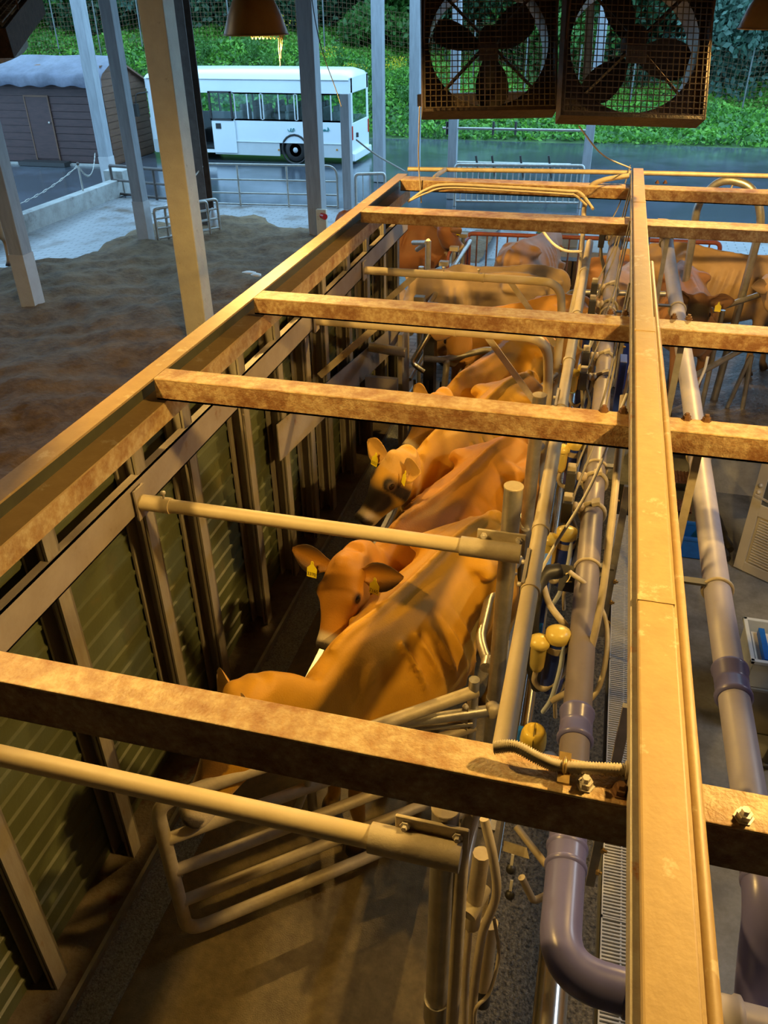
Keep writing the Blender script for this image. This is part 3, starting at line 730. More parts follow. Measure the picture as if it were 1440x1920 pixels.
COWS = [
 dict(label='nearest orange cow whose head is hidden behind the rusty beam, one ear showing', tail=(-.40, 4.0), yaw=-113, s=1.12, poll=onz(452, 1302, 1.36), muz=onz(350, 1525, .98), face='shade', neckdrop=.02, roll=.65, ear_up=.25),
 dict(label='brown cow with black-edged ears and two yellow ear tags looking at the viewer', tail=(-.37, 5.06), yaw=-113, s=1.12, poll=onz(650, 1058, 1.43), muz=onz(612, 1208, 1.10), coat=(.48, .205, .014), tags=((-1, '7165'), (1, '3370')), ears_dark=1., roll=.10),
 dict(label='cow with a blackish face, white muzzle ring and yellow ear tags', tail=(-.40, 6.16), yaw=-113, s=1.12, poll=onz(745, 862, 1.42), muz=onz(678, 970, 1.10), coat=(.62, .33, .035), face='dark', tags=((1, '3355'), (-1, '')), roll=.16, ear_up=.3),
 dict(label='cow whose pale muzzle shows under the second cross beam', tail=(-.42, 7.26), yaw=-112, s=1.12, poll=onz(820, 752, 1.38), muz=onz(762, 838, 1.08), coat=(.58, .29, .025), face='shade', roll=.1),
 dict(label='cow looking at the viewer from under the third cross beam between dark gate panels', tail=(-.08, 8.45), yaw=-148, s=1.06, poll=onz(862, 618, 1.30), muz=onz(843, 672, .97), coat=(.45, .22, .045), roll=.05),
 dict(label='pale dusty cow at the left of the waiting cows, just beyond the long bent pipe', tail=(-.50, 8.95), yaw=176, s=1.06, poll=V((-2.0, 9.0, .95)), muz=V((-2.25, 8.75, .62)), coat=(.46, .32, .18)),
 dict(label='pale cow with bony hips standing farther back than the dusty one', tail=(-.38, 9.62), yaw=184, s=1.0, poll=V((-1.8, 9.7, .9)), muz=V((-2.1, 9.6, .6)), coat=(.48, .34, .20)),
 dict(label='cow seen from behind with a peaked rump at the pink-red rail', tail=(-1.05, 10.05), yaw=72, s=1.06, poll=V((-.75, 11.45, 1.0)), muz=V((-.7, 11.6, .6)), coat=(.33, .19, .10)),
 dict(label='dark brown cow facing right beyond the gate at the far end of the wall', tail=(-3.6, 11.5), yaw=-12, s=1.10, poll=onz(836, 426, 1.32), muz=onz(866, 461, 1.04), coat=(.24, .095, .035), tags=((1, ''),), roll=-.1),
 dict(label='cow behind the left grey pipe with its rump toward the curved pipe', tail=(-.05, 10.3), yaw=8, s=.98, poll=V((1.3, 10.9, 1.1)), muz=V((1.6, 11.0, .8)), coat=(.40, .19, .08)),
 dict(label='pale cow between the left grey pipe and the central beam', tail=(.22, 9.0), yaw=78, s=1.05, poll=V((.55, 10.65, 1.15)), muz=V((.6, 10.95, .85)), coat=(.50, .31, .17)),
 dict(label='horned cow with a dark forehead and tagged ear facing the viewer right of the beam', tail=(.95, 9.95), yaw=-84, s=1.08, poll=onz(1312, 560, 1.36), muz=onz(1300, 640, 1.05), coat=(.34, .17, .085), face='black', horns=True, tags=((-1, ''),), ears_dark=.5, neckdrop=.05),
 dict(label='large pale tan cow side-on at the right with its head at the frame edge', tail=(.62, 10.35), yaw=-14, s=1.14, poll=onz(1447, 530, 1.38), muz=onz(1500, 600, 1.10), coat=(.40, .26, .14), tags=((-1, ''),), ears_dark=.8),
 dict(label='tan cow at the left photo edge standing on the bedding', tail=(-11.0, 12.6), yaw=-82, s=1.1, poll=V((-12.3, 13.2, .7)), muz=V((-12.7, 13.3, .4)), coat=(.40, .24, .11), z0=G+.02),
]
p_ = onz(14, 495, G); COWS[-1]['tail'] = (p_.x, p_.y); COWS[-1]['poll'] = V((p_.x+.2, p_.y-1.75, .7)); COWS[-1]['muz'] = V((p_.x+.2, p_.y-2.1, .35))
for k, c in enumerate(COWS): cow(vox=.014 if k < 3 else .019, step=(k % 3)-1, **c)
# ------------------------------------------------------------------ parlour pipework
def tee_clamp(p, t):
    """sleeve on the end of a cross pipe with a two-bolt plate against the post"""
    x, y, z = p
    MB().cyl((x-.20, y, z), (x+.06, y, z), .043, 20).build('sleeve', galv_dust, t)
    MB().box((x-.03, y+.035, z+.035), (.21, .012, .085)).build('clamp_plate', galv_dust, t, bevel=.004)
    for dx in (-.105, .045): MB().lathe([(.015, 0), (.015, .009), (.008, .009), (.008, .02), (0, .02)], (x-.0+dx, y+.028, z+.05), (0, -1, .2), 6, False).build('bolt', boltm, t)
POSTX = -.215
def stall_post(y, top, label, x=POSTX):
    t = thing('stall_post', label, 'post', (x, y, 0))
    MB().cyl((x, y, 0), (x, y, top), .040, 20).build('shaft', galv, t)
    MB().lathe([(.042, 0), (.042, .006), (.040, .008), (0, .009)], (x, y, top), (0, 0, 1), 20, False).build('end_cap', galv_dust, t)
    MB().cyl((x, y, .82), (x, y, .95), .045, 20).build('collar', galv, t)
    MB().box((x, y, .006), (.14, .14, .012)).build('foot_plate', galv, t)
    return t
stall_post(1.45, 1.98, 'galvanised post at the bottom of the photo holding the nearest cross pipe')
stall_post(2.93, 2.17, 'galvanised post with domed top right of the nearest cow')
stall_post(4.30, 1.98, 'galvanised post beside the dark-faced cow under the second cross beam')
def cross_pipe(x0, y, z, label, clampx, r=.033):
    t = thing('cross_pipe', label, 'pipe', (x0, y, z))
    MB().cyl((x0, y, z), (clampx-.1, y, z), r, 20).build('pipe', ivory, t)
    MB().cyl((x0, y, z), (x0+.16, y, z), r+.006, 20).build('wall_socket', ivory, t)
    MB().box((x0+.004, y, z), (.01, .09, .16)).build('wall_flange', beampaint, t)
    MB().lathe([(.006, 0), (.006, .03), (.013, .03), (.013, .04), (0, .04)], (x0+.13, y, z+r), (0, 0, 1), 8).build('thumb_screw', boltm, t)
    tee_clamp((clampx, y, z), t)
    return t
cross_pipe(-1.955, 1.37, 1.89, 'nearest thick cream pipe crossing the stall at the bottom', POSTX)
cross_pipe(-1.955, 2.855, 1.89, 'cream cross pipe passing in front of the brown cow with two tags', POSTX)
def hoop_pipe(y, label):
    t = thing('bent_cross_pipe', label, 'pipe', (-1.0, y, 1.89))
    MB().tube(bend([(-1.955, y, 1.89), (-.26, y, 1.89), (-.22, y, 1.55), (-.22, y, .02)], .22, 10), .034, 20).build('pipe', ivory, t)
    MB().cyl((-.92, y, 1.89), (-.90, y, 1.89), .039, 20).build('sleeve', ivory, t)
    for x in (-1.25, -.95): MB().lathe([(.006, 0), (.006, .03), (.013, .03), (.013, .04), (0, .04)], (x, y, 1.92), (0, 0, 1), 8).build('thumb_screw', boltm, t)
    MB().bar((-.68, y, 1.87), (-.25, y-.02, 1.35), .045, .008, V((0, 1, 0))).build('flat_brace', galv_dust, t)
    MB().bar((-1.5, y, 1.87), (-1.95, y, 1.45), .05, .008, V((0, 1, 0))).build('wall_brace', galv_dust, t)
    MB().box((-1.95, y, 1.89), (.01, .1, .16)).build('wall_flange', beampaint, t)
hoop_pipe(5.47, 'cream pipe with rounded bend and braces between third and second cross beams')
hoop_pipe(6.80, 'cream pipe with rounded bend just beyond the third cross beam')
# long cream rail over the posts
t = thing('long_rail', 'long cream rail beside the grey pipe along the right of the cows', 'rail', (-.08, 4, 2.1))
MB().tube([(-.083, 1.38, 2.10), (-.075, 7.3, 2.10)], .031, 18).build('pipe', ivory, t)
for y in (2.35, 2.75, 3.9, 4.55, 5.4, 6.4):
    MB().cyl((-.08, y-.02, 2.10), (-.08, y+.02, 2.10), .036, 16).build('sleeve', ivory, t)
for y in (2.42, 3.95): MB().bar((-.11, y-.08, 2.09), (-.11, y+.14, 2.09), .012, .08).build('bracket_plate', galv_dust, t)
for y in (2.38, 2.52, 3.93, 4.05): MB().lathe([(.009, 0), (.009, .012), (0, .014)], (-.118, y, 2.09), (-1, 0, 0), 6).build('bolt', boltm, t)
tubing('drop_pipe', [V((-.105, 1.6, 2.06)), V((-.16, 1.42, 1.9)), V((-.15, 1.40, 1.2)), V((-.15, 1.40, .5))], .022, galv_dust, 'thin pipe dropping beside the nearest post', 'pipe', smooth=False)
tubing('pipe_stub', [dep(903, 1600, 2.75), dep(884, 1735, 2.95)], .03, galv_dust, 'short capped brass-coloured pipe stub clamped by the nearest post', 'pipe', smooth=False)
# zig-zag rump rail
def rump_rail(pts, label):
    t = thing('rump_rail', label, 'rail', tuple(pts[0]))
    P = bend(pts, .07)
    MB().tube(P, .026, 14).build('pipe', galv, t)
    for q in (pts[1], pts[-2]):
        a = V(q); MB().cyl(a+V((0, -.03, -.004)), a+V((0, .03, -.004)), .033, 14).build('clamp', galv, t)
        MB().cyl(a, (POSTX+.0, a.y+.03, a.z), .009, 8).build('clamp_bolt', boltm, t)
    MB().cyl((POSTX, pts[-1][1], 0), (POSTX, pts[-1][1], 1.1), .028, 12).build('stanchion', galv, t)
    return t
Z1 = 1.12
rump_rail([(-.215, 3.9, Z1), (-.27, 3.72, Z1), (-.335, 3.52, Z1), (-.335, 3.15, Z1), (-.27, 2.98, Z1), (-.19, 2.93, Z1-.06)], 'galvanised zigzag rail against the flank of the nearest cow')
rump_rail([(-.215, 5.35, Z1), (-.28, 5.15, Z1), (-.355, 4.9, Z1), (-.355, 4.45, Z1), (-.27, 4.32, Z1), (-.215, 4.25, Z1-.06)], 'galvanised zigzag rail behind the second cow')
rump_rail([(-.215, 6.7, Z1), (-.28, 6.5, Z1), (-.36, 6.3, Z1), (-.36, 5.9, Z1), (-.27, 5.7, Z1), (-.215, 5.6, Z1-.06)], 'galvanised zigzag rail behind the dark-faced cow')
rump_rail([(-.1, 8.2, Z1), (-.18, 8.0, Z1), (-.34, 7.8, Z1), (-.36, 7.3, Z1), (-.27, 7.1, Z1), (-.215, 7.0, Z1-.06)], 'farthest galvanised zigzag rail at the end of the cow row')
# lower pipe along the row
tag(MB().tube([(-.23, 1.5, .55), (-.23, 8.2, .55)], .025, 10).build('kerb_rail', galv), 'low galvanised rail along the pit edge behind the cows', 'rail')
# breast rail in front of the cows
t = thing('breast_rail', 'bright steel breast rail along the cow chests beside the dark gutter', 'rail', (-1.12, 4, 0))
MB().tube([(-1.19, 2.72, .78), (-1.10, 8.0, .78)], .034, 14).build('rail', stain, t)
MB().bar((-1.24, 2.74, .75), (-1.15, 8.0, .75), .05, .012).build('rail_plate', galv, t)
for y in (2.75, 4.3, 5.9, 7.9): MB().cyl((-1.17+.02*(y-2.7), y, 0), (-1.17+.02*(y-2.7), y, .77), .028, 10).build('upright', galv, t)
# exit gate
t = thing('stall_gate', 'galvanised five-bar gate swung open below the nearest cross pipe', 'gate', (-.3, 2.75, .0))
A = V((-1.47, 1.83, 0)); Bq = V((-.27, 2.80, 0))
def gp(f, z): q = A.lerp(Bq, f); return V((q.x, q.y, z))
MB().tube(bend([gp(.98, 1.12), gp(0, 1.12), gp(0, .19), gp(.62, .19), gp(.98, .25)], .10, 8), .031, 16).build('frame', galv_dust, t)
for z in (.88, .66, .43): MB().tube(bend([gp(.01, z), gp(.7, z), gp(.98, z-.0)], .05), .028, 14).build('bar', galv_dust, t)
MB().tube([gp(.97, 1.2), gp(.97, .15)], .026, 14).build('hinge_upright', galv, t)
MB().tube([gp(.35, .65), gp(.42, .9), gp(.46, 1.12)], .018, 10).build('latch_strut', galv, t)
t = thing('crowd_bar', 'galvanised arm pipe with clamp reaching left from the post by the amber jar', 'pipe', (-.2, 2.78, 1))
MB().tube(bend([(-.195, 2.80, 1.0), (-.34, 2.735, 1.0), (-.70, 2.57, 1.0), (-.92, 2.40, .98)], .12), .028, 16).build('pipe', galv, t)
MB().tube([(-.30, 2.75, .93), (-.70, 2.60, .93)], .016, 10).build('lower_pipe', galv, t)
MB().bar((-.335, 2.735, 1.05), (-.335, 2.735, .55), .03, .012, V((0, 1, 0))).build('clamp_strap', galv_dust, t)
for z in (1.045,): MB().lathe([(.014, 0), (.014, .012), (.007, .012), (.007, .022), (0, .022)], (-.335, 2.735, z), (0, 0, 1), 6).build('bolt', boltm, t)
MB().lathe([(.036, 0), (.036, .05), (.02, .06), (0, .06)], (-.21, 2.79, .98), (0, 0, 1), 14).build('pipe_cap', galv_dust, t)

# ------------------------------------------------------------------ the two big PVC lines
LA = [V((.155, 1.72, 1.47)), V((.150, 3.0, 1.52)), V((.150, 5.0, 1.60)), V((.145, 7.9, 1.84)), V((.16, 8.3, 1.92))]
RA = [V((.715, 1.75, 1.66)), V((.700, 3.0, 1.68)), V((.690, 5.0, 1.74)), V((.64, 7.9, 1.86)), V((.625, 8.3, 1.92))]
def along(P, y):
    for a, b_ in zip(P, P[1:]):
        if a.y <= y <= b_.y: return a.lerp(b_, (y-a.y)/(b_.y-a.y))
    return P[0] if y < P[0].y else P[-1]
t = thing('pvc_main_pipe', 'grey-purple plastic pipe left of the central beam ending in a downward elbow', 'pipe', tuple(LA[0]))
MB().tube(LA, .057, 28).build('pipe', pvc_shaded, t)
def socket(c, d, r=.066, ln=.16, nm='coupling', m_=None):
    d = V(d).normalized(); c = V(c); k = r
    prof = [(k-.006, -ln/2), (k+.004, -ln/2+.006), (k+.004, -ln/2+.02), (k-.002, -ln/2+.026), (k-.002, -.012), (k-.004, -.01), (k-.004, .01), (k-.002, .012), (k-.002, ln/2-.026), (k+.004, ln/2-.02), (k+.004, ln/2-.006), (k-.006, ln/2)]
    MB().lathe(prof, c, d, 28).build(nm, m_ or pvc_blue, t)
socket(along(LA, 2.31), (0, 1, .03))
E1 = V((.155, 1.74, 1.47)); E2 = V((.37, 1.395, 1.47))
el = bend([V((.155, 1.86, 1.475)), V((.155, 1.36, 1.46)), V((.45, 1.345, 1.46))], .22, 14)
MB().tube(el, .064, 28).build('elbow', pvc_blue, t)
socket(V((.155, 1.74, 1.47)), (0, 1, 0), ln=.10); socket(V((.40, 1.348, 1.46)), (1, 0, 0), ln=.12)
t = thing('pvc_cross_pipe', 'short purple plastic pipe crossing under the central beam at the bottom right', 'pipe', (.6, 1.345, 1.46))
MB().tube([(.45, 1.345, 1.46), (1.3, 1.33, 1.46)], .057, 28).build('pipe', pvc, t)
socket((.60, 1.343, 1.46), (1, 0, 0), ln=.13, m_=pvc); socket((.86, 1.34, 1.46), (1, 0, 0), ln=.16, m_=pvc)
t = thing('pvc_main_pipe', 'grey-purple plastic pipe right of the central beam with a blue-edged coupling', 'pipe', tuple(RA[0]))
MB().tube(RA, .057, 28).build('pipe', pvc, t); socket(along(RA, 2.50), (0, 1, .02), ln=.17)
MB().tube(bend([V((.715, 1.80, 1.66)), V((.72, 1.60, 1.655)), V((.73, 1.50, 1.46)), V((.735, 1.42, 1.36))], .12, 10), .063, 28).build('elbow', pvc_blue, t)
socket((.722, 1.70, 1.655), (0, 1, 0), ln=.09)
t = thing('blue_cross_connector', 'dark blue pipe joining the far ends of both grey pipes', 'pipe', (.4, 8.4, 2.0))
MB().tube([(.22, 8.42, 2.02), (.57, 8.42, 2.02)], .05, 20).build('pipe', bluep, t)
for x, sg in ((.165, 1), (.62, -1)):
    MB().tube(bend([V((x, 8.22, 1.90)), V((x, 8.42, 2.02)), V((x+.1*sg, 8.42, 2.02))], .09, 8), .066, 20).build('elbow', pvc_dirty, t)
    MB().ring((x, 8.34, 1.98), (0, .85, .5), .066, .010, 20, 6).build('ring_clamp', boxtop, t)
tubing('blue_drop_pipe', [V((.43, 8.42, 1.98)), V((.43, 8.42, 1.3)), V((.43, 8.36, .35))], .05, bluep, 'vertical dark blue pipe at the far end between the two grey pipes', 'pipe', smooth=False)

def hanger(x, y, z0, z1, pipe, side, label, m_=galv, clampz=None):
    t = thing('pipe_hanger', label, 'hanger', (x, y, z1))
    MB().bar((x, y, z0), (x, y, z1), .032, .02, V((0, 1, 0))).build('flat_bar', m_, t)
    c = along(pipe, y-.04)
    MB().ring(c, (0, 1, 0), .063, .008, 24, 6).build('ring_clamp', galv_dust, t)
    MB().bar((c.x+side*.055, c.y, c.z+.03), (x, y-.04, c.z+.03), .04, .012).build('clamp_arm', blackm, t)
    for k in range(3): MB().lathe([(.012, 0), (.012, .012), (.006, .012), (.006, .022), (0, .022)], (x+.012, y-.012, z0+.10+.13*k), (1, -.3, .2), 6, False).build('bolt', brass, t)
    return t
hanger(.275, 1.95, 1.05, 2.0, LA, 1, 'flat hanger bar with three brass bolts by the bent elbow'); hanger(.50, 3.12, 1.05, 2.36, RA, -1, 'flat hanger bar clamping the right grey pipe beyond the second beam', galv_dust)
hanger(.27, 3.35, 1.1, 2.0, LA, 1, 'flat hanger bar by the left grey pipe between first and second beams'); hanger(.28, 4.30, 1.0, 2.36, LA, 1, 'flat hanger bar on the left grey pipe under the third beam')
hanger(.49, 4.32, 1.0, 2.36, RA, -1, 'flat hanger bar on the right grey pipe under the third beam'); hanger(.50, 6.6, 1.1, 2.37, RA, -1, 'farther flat hanger bar on the right grey pipe')
hanger(.29, 6.6, 1.1, 2.37, LA, 1, 'farther flat hanger bar on the left grey pipe'); hanger(.93, 1.75, .62, 1.9, RA, 1, 'flat hanger bar with brass bolts at the lower right', galv)

def pulsator(px, py, label, both=True):
    best = min([i*.01 for i in range(180, 830)], key=lambda y: abs((lambda v: 960-FPX*v.dot(UP)/v.dot(fw))(along(LA, y)-V((0, 0, CAMZ)))-py))
    c = along(LA, best)
    t = thing('pulsator', label, 'pulsator', tuple(c), 'pulsators along the left grey pipe')
    q = c + V((-.135, 0, .03))
    MB().box(q+V((0, 0, -.03)), (.055, .07, .13)).build('body', blackm, t, bevel=.006)
    MB().box(q+V((0, .012, .047)), (.05, .05, .035)).build('cover', boxtop, t, bevel=.006)
    MB().lathe([(.02, 0), (.026, .004), (.026, .02), (.02, .022), (.02, .03), (.028, .034), (.028, .05), (.018, .06)], q+V((.03, 0, 0)), (1, 0, 0), 14).build('nozzle', pvc_dirty, t)
    r = MB().ring(c, (0, 1, 0), .066, .012, 20, 6)
    r.bar(c+V((-.01, 0, .065)), c+V((.03, 0, .08)), .05, .02); r.bar(c+V((-.06, 0, .02)), c+V((-.085, 0, .03)), .04, .04)
    r.build('saddle_clamp', boxtop, t)
    MB().tube(catm([q+V((0, -.02, -.09)), q+V((.02, -.05, -.2)), q+V((.07, -.03, -.36)), q+V((.05, .03, -.6))], 6), .011, 8).build('air_hose', hose_g, t)
    return c
pl = []
for py, lb in [(395, 'farthest pulsator box at the far end of the left grey pipe'), (452, 'pulsator box second from the far end of the left grey pipe'), (545, 'upper pulsator box just beyond the third cross beam'), (578, 'lower pulsator box just beyond the third cross beam'),
               (676, 'upper pulsator box between the third and second cross beams'), (716, 'lower pulsator box between the third and second cross beams'), (905, 'upper pulsator box of the nearest pair on the left grey pipe'), (962, 'lower and nearest pulsator box on the left grey pipe')]:
    pl.append(pulsator(0, py, lb))
for k, c in enumerate(pl[1:]):
    e = V((.20, c.y+.5+.04*k, 2.50)); s_ = c+V((-.11, 0, .09))
    tubing('signal_cable', [s_, s_.lerp(e, .35)+V((.04, 0, .02)), s_.lerp(e, .7)+V((.02, 0, .02)), e], .006, hose_g, 'thin cable from central beam to the %s pulsator counted from the far end' % ['second', 'third', 'fourth', 'fifth', 'sixth', 'seventh', 'eighth'][k], 'cable')
tubing('signal_cable', [V((.2, 3.35, 2.45)), V((.10, 3.0, 2.2)), V((-.02, 2.78, 2.0)), V((-.08, 2.72, 1.85))], .007, white, 'pale cable running from the central beam to the nearest pulsator', 'cable')
tubing('braided_hose', [V((.19, 3.4, 2.42)), V((.205, 3.05, 2.0)), V((.20, 2.8, 1.65)), V((.16, 2.72, 1.35)), V((.06, 2.72, 1.2))], .016, hose, 'beige braided hose hanging from the central beam past the grating', 'hose', n=10)
tubing('looped_hose', [V((.06, 3.15, 1.62)), V((.17, 3.12, 1.55)), V((.26, 2.98, 1.45)), V((.25, 2.75, 1.30)), V((.14, 2.66, 1.20))], .012, hose, 'beige hose looping round the right of the left grey pipe', 'hose')
tubing('coiled_hose', [V((-.08, 3.2, 1.6)), V((-.02, 3.0, 1.55)), V((.06, 2.92, 1.5)), V((.10, 3.0, 1.4))], .016, hose, 'short beige hose sagging under the nearest pulsators', 'hose')
tubing('black_hose', [V((.02, 3.15, 1.62)), V((-.06, 3.1, 1.60)), V((-.08, 2.98, 1.45)), V((-.05, 2.95, 1.2)), V((-.01, 2.95, 1.05))], .036, black, 'thick black rubber hose bending down beside the nearest pulsator', 'hose', n=14)
tubing('white_hose', [V((.55, 6.2, .9)), V((.75, 5.8, .3)), V((.95, 5.5, -.3)), V((1.0, 5.2, -.74))], .012, white, 'white hose hanging behind the right grey pipe to the grey floor', 'hose')
tubing('white_hose', [V((.80, 6.9, .8)), V((.92, 6.85, .92)), V((1.0, 6.9, 1.15)), V((1.02, 6.95, 1.3))], .012, white, 'short white hose with blue end beside the concrete step wall', 'hose')
tubing('white_cable', [ony(1012, 425, 7.6), ony(1035, 455, 7.5), ony(1060, 470, 7.4), ony(1092, 472, 7.3)], .012, white, 'white cable sagging under the farthest-but-one cross beam', 'cable')

# corrugated conduit on the nearest beam
P = catm([onz(925, 1402, 2.49), onz(965, 1400, 2.50), onz(1010, 1422, 2.49), onz(1050, 1437, 2.48), onz(1110, 1441, 2.48), onz(1172, 1444, 2.48)], 22)
t = thing('corrugated_conduit', 'ribbed beige flexible conduit lying on the nearest rusty beam', 'conduit', tuple(P[0]))
MB().tube(P, [.0155 if k % 2 else .0115 for k in range(len(P))], 12).build('ribbed_hose', hose, t)
MB().cyl(P[-1], P[-1]+V((.045, 0, 0)), .021, 12).build('gland_nut', hose, t); MB().cyl(P[-1]+V((.045, 0, 0)), (.2, P[-1].y, P[-1].z), .014, 10).build('nipple', brass, t)
q = onz(1058, 1440, 2.475); MB().box(q, (.026, .085, .006)).ring(q+V((0, 0, .006)), (1, 0, 0), .018, .004, 12, 4, 0, math.pi*2).build('pipe_clip', brass, t)

# milk meters with jars
def milk_meter(c, label, sc=1.0):
    t = thing('milk_meter', label, 'milk meter', tuple(c), 'milk meters beside the left grey pipe')
    MB().lathe([(.045*sc, -.30*sc), (.05*sc, -.28*sc), (.05*sc, -.02*sc), (.048*sc, 0)], c, (0, 0, 1), 20).build('blue_cylinder', bluep, t)
    MB().lathe([(.052*sc, -.055*sc), (.052*sc, -.02*sc)], c, (0, 0, 1), 20).build('metal_band', galv_dust, t)
    MB().lathe([(.052*sc, 0), (.054*sc, .015), (.054*sc, .04), (.03*sc, .055), (0, .058)], c, (0, 0, 1), 20).build('lid', cap_y, t)
    j = c + V((-.075*sc, -.03, -.05))
    MB().lathe([(.0, -.12*sc), (.028*sc, -.115*sc), (.034*sc, -.09*sc), (.036*sc, 0), (.036*sc, .03*sc)], j, (0, 0, 1), 18).build('jar', amber, t)
    MB().lathe([(.046*sc, .03*sc), (.048*sc, .04*sc), (.046*sc, .055*sc), (.02*sc, .07*sc), (0, .072*sc)], j, (0, 0, 1), 18).build('jar_lid', cap_y, t)
    MB().tube(catm([j+V((0, 0, -.12*sc)), j+V((.0, -.01, -.19)), j+V((.05, -.01, -.22)), c+V((.05, -.03, -.15)), c+V((.07, 0, .0))], 5), .013*sc, 10).build('milk_hose', hose, t)
    MB().tube(catm([c+V((.02, -.02, .04)), c+V((.03, -.05, -.1)), c+V((.01, -.06, -.3)), c+V((-.02, -.04, -.42))], 5), .012*sc, 10).build('drain_hose', clear, t)
    MB().tube(catm([c+V((.05, 0, -.02)), c+V((.07, .01, -.2)), c+V((.03, .0, -.36)), c+V((.04, .02, -.5))], 5), .010*sc, 8).build('air_tube', hose, t)
milk_meter(V((.045, 2.80, 1.50)), 'blue milk meter with yellow cap nearest the viewer')
milk_meter(V((.03, 3.62, 1.50)), 'blue milk meter beside the cow with two tags')
milk_meter(V((.02, 4.65, 1.50)), 'blue milk meter beside the second cross beam')
milk_meter(V((.02, 5.9, 1.50)), 'blue milk meter between second and third cross beams')
milk_meter(V((.02, 7.1, 1.50)), 'farthest blue milk meter by the grey pipe')
c = dep(1000, 1385, 3.35)
t = thing('amber_bowl', 'round amber-lidded bowl with blue bracket just behind the nearest beam', 'bowl', tuple(c))
MB().lathe([(.052, -.045), (.055, -.03), (.055, .0), (.052, .03), (.044, .05), (.030, .056), (.028, .053), (0, .056)], c, (0, 0, 1), 26).build('lid', mat('bright_yellow_lid', (.85, .62, .10), (.78, .55, .08), .2), t)
MB().tube([c+V((.0, -.056, -.03)), c+V((.0, -.054, .03)), c+V((.0, -.03, .06)), c+V((0, .03, .06))], .0018, 5).build('lid_seam', inkm, t)
MB().lathe([(.0, -.12), (.03, -.115), (.045, -.09), (.045, -.03)], c, (0, 0, 1), 20).build('bowl', cap_y, t)
MB().box(c+V((-.05, .02, -.06)), (.035, .10, .10)).build('bracket', bluecr, t, bevel=.004)
MB().lathe([(.035, -.16), (.036, -.06), (.02, -.05), (0, -.048)], c+V((.075, -.03, 0)), (0, 0, 1), 18).build('clear_cup', clear, t)
t = thing('number_panel', 'small black panel with a yellow 2 beside the left grey pipe', 'panel', (.06, 3.55, 1.25))
c = dep(1066, 1085, 3.95); nx = (V((0, 0, CAMZ))-c).normalized()
MB().box(c, (.09, .012, .13), Matrix.Rotation(-.7, 3, 'X')).build('plate', blackm, t)
text_mesh('2', .07, c+V((0, -.012, .012)), RT, V((0, .7, .7)), 'digit', cap_y, t)
t = thing('control_board', 'blue plastic board of a milking point left of the left grey pipe', 'board', (.0, 3.4, 1.2))
c = dep(1018, 1120, 3.95); MB().box(c, (.035, .16, .42)).build('board', bluecr, t, bevel=.005)
MB().box(c+V((.0, -.09, .05)), (.04, .03, .25)).build('side_box', bluep, t)
t = thing('control_board', 'blue board seen between the third and second cross beams', 'board', (.2, 5.6, 1.2))
c = dep(1158, 745, 6.0); MB().box(c, (.05, .16, .62)).build('board', bluep, t, bevel=.005); MB().cyl(c+V((.03, -.1, -.35)), c+V((.05, -.1, .35)), .012, 8).build('cable', white, t)

# lower left group near the first post
c = dep(892, 1690, 2.9)
t = thing('valve_body', 'dusty valve with hoses below the nearest clamp', 'valve', tuple(c))
MB().box(c, (.05, .05, .12)).cyl(c+V((-.02, -.06, .0)), c+V((.02, .05, .02)), .032, 14).build('body', boxtop, t, bevel=.005)
MB().lathe([(.012, 0), (.012, .02), (0, .022)], c+V((-.03, -.01, .03)), (-1, 0, 0), 6).build('bolt', brass, t)
tubing('braided_hose', [dep(908, 1535, 2.62), dep(925, 1610, 2.66), dep(930, 1680, 2.75), dep(905, 1750, 2.85), dep(890, 1850, 2.95), dep(885, 1930, 3.05)], .016, hose, 'beige braided hose falling beside the nearest post', 'hose')
tubing('thin_hose', [dep(880, 1740, 2.95), dep(874, 1820, 3.0), dep(872, 1930, 3.1)], .013, hose, 'thin beige hose left of the braided hose at the bottom', 'hose')
tubing('white_cable', [dep(926, 1720, 2.9), dep(935, 1790, 2.92), dep(918, 1860, 2.95), dep(893, 1890, 2.95), dep(890, 1930, 3.0)], .007, hose, 'thin looped cable right of the braided hose at the bottom', 'cable')
c = dep(910, 1800, 3.25)
t = thing('cream_tube', 'cream plastic tube with dark mouth hanging at the bottom beside the post', 'tube', tuple(c))
MB().cyl(dep(918, 1730, 3.2), dep(905, 1850, 3.35), .035, 18).build('tube', ivory, t); MB().cyl(dep(905, 1850, 3.35), dep(902, 1880, 3.38), .036, 18).build('mouth', blackm, t)
for (px, py), lb in (((958, 1630), 'upper small black hook with pale lever beside the pit edge'), ((956, 1678), 'lower small black hook with pale lever beside the pit edge')):
    c = dep(px, py, 3.4); t = thing('lever_hook', lb, 'hook', tuple(c)); MB().ell(c, (.022, .022, .022)).build('base', black, t); MB().bar(c+V((0, 0, .01)), c+V((.0, .03, .06)), .012, .006).build('lever', white, t)
tubing('support_pipe', [dep(968, 1550, 3.1), dep(1024, 1622, 3.0)], .014, galv_dust, 'thin slanting pipe left of the bent elbow, upper one', 'pipe', smooth=False)
tubing('support_pipe', [dep(978, 1645, 3.35), dep(1000, 1690, 3.4), dep(1022, 1680, 3.4)], .016, galv_dust, 'short bent cream pipe left of the elbow', 'pipe', smooth=False)
c = dep(968, 1590, 3.2)
tag(MB().poly([c+V((-.05, 0, .03)), c+V((.04, -.01, .03)), c+V((.055, -.05, .02)), c+V((-.05, -.04, .02))], .003).build('perforated_plate', boxtop), 'small cream perforated plate beside the slanting pipe', 'plate')
tag(MB().tube([(.20, .6, .30), (.215, 2.7, .30)], .07, 22).build('stainless_pipe', stain), 'polished steel pipe below the elbow at the bottom', 'pipe')
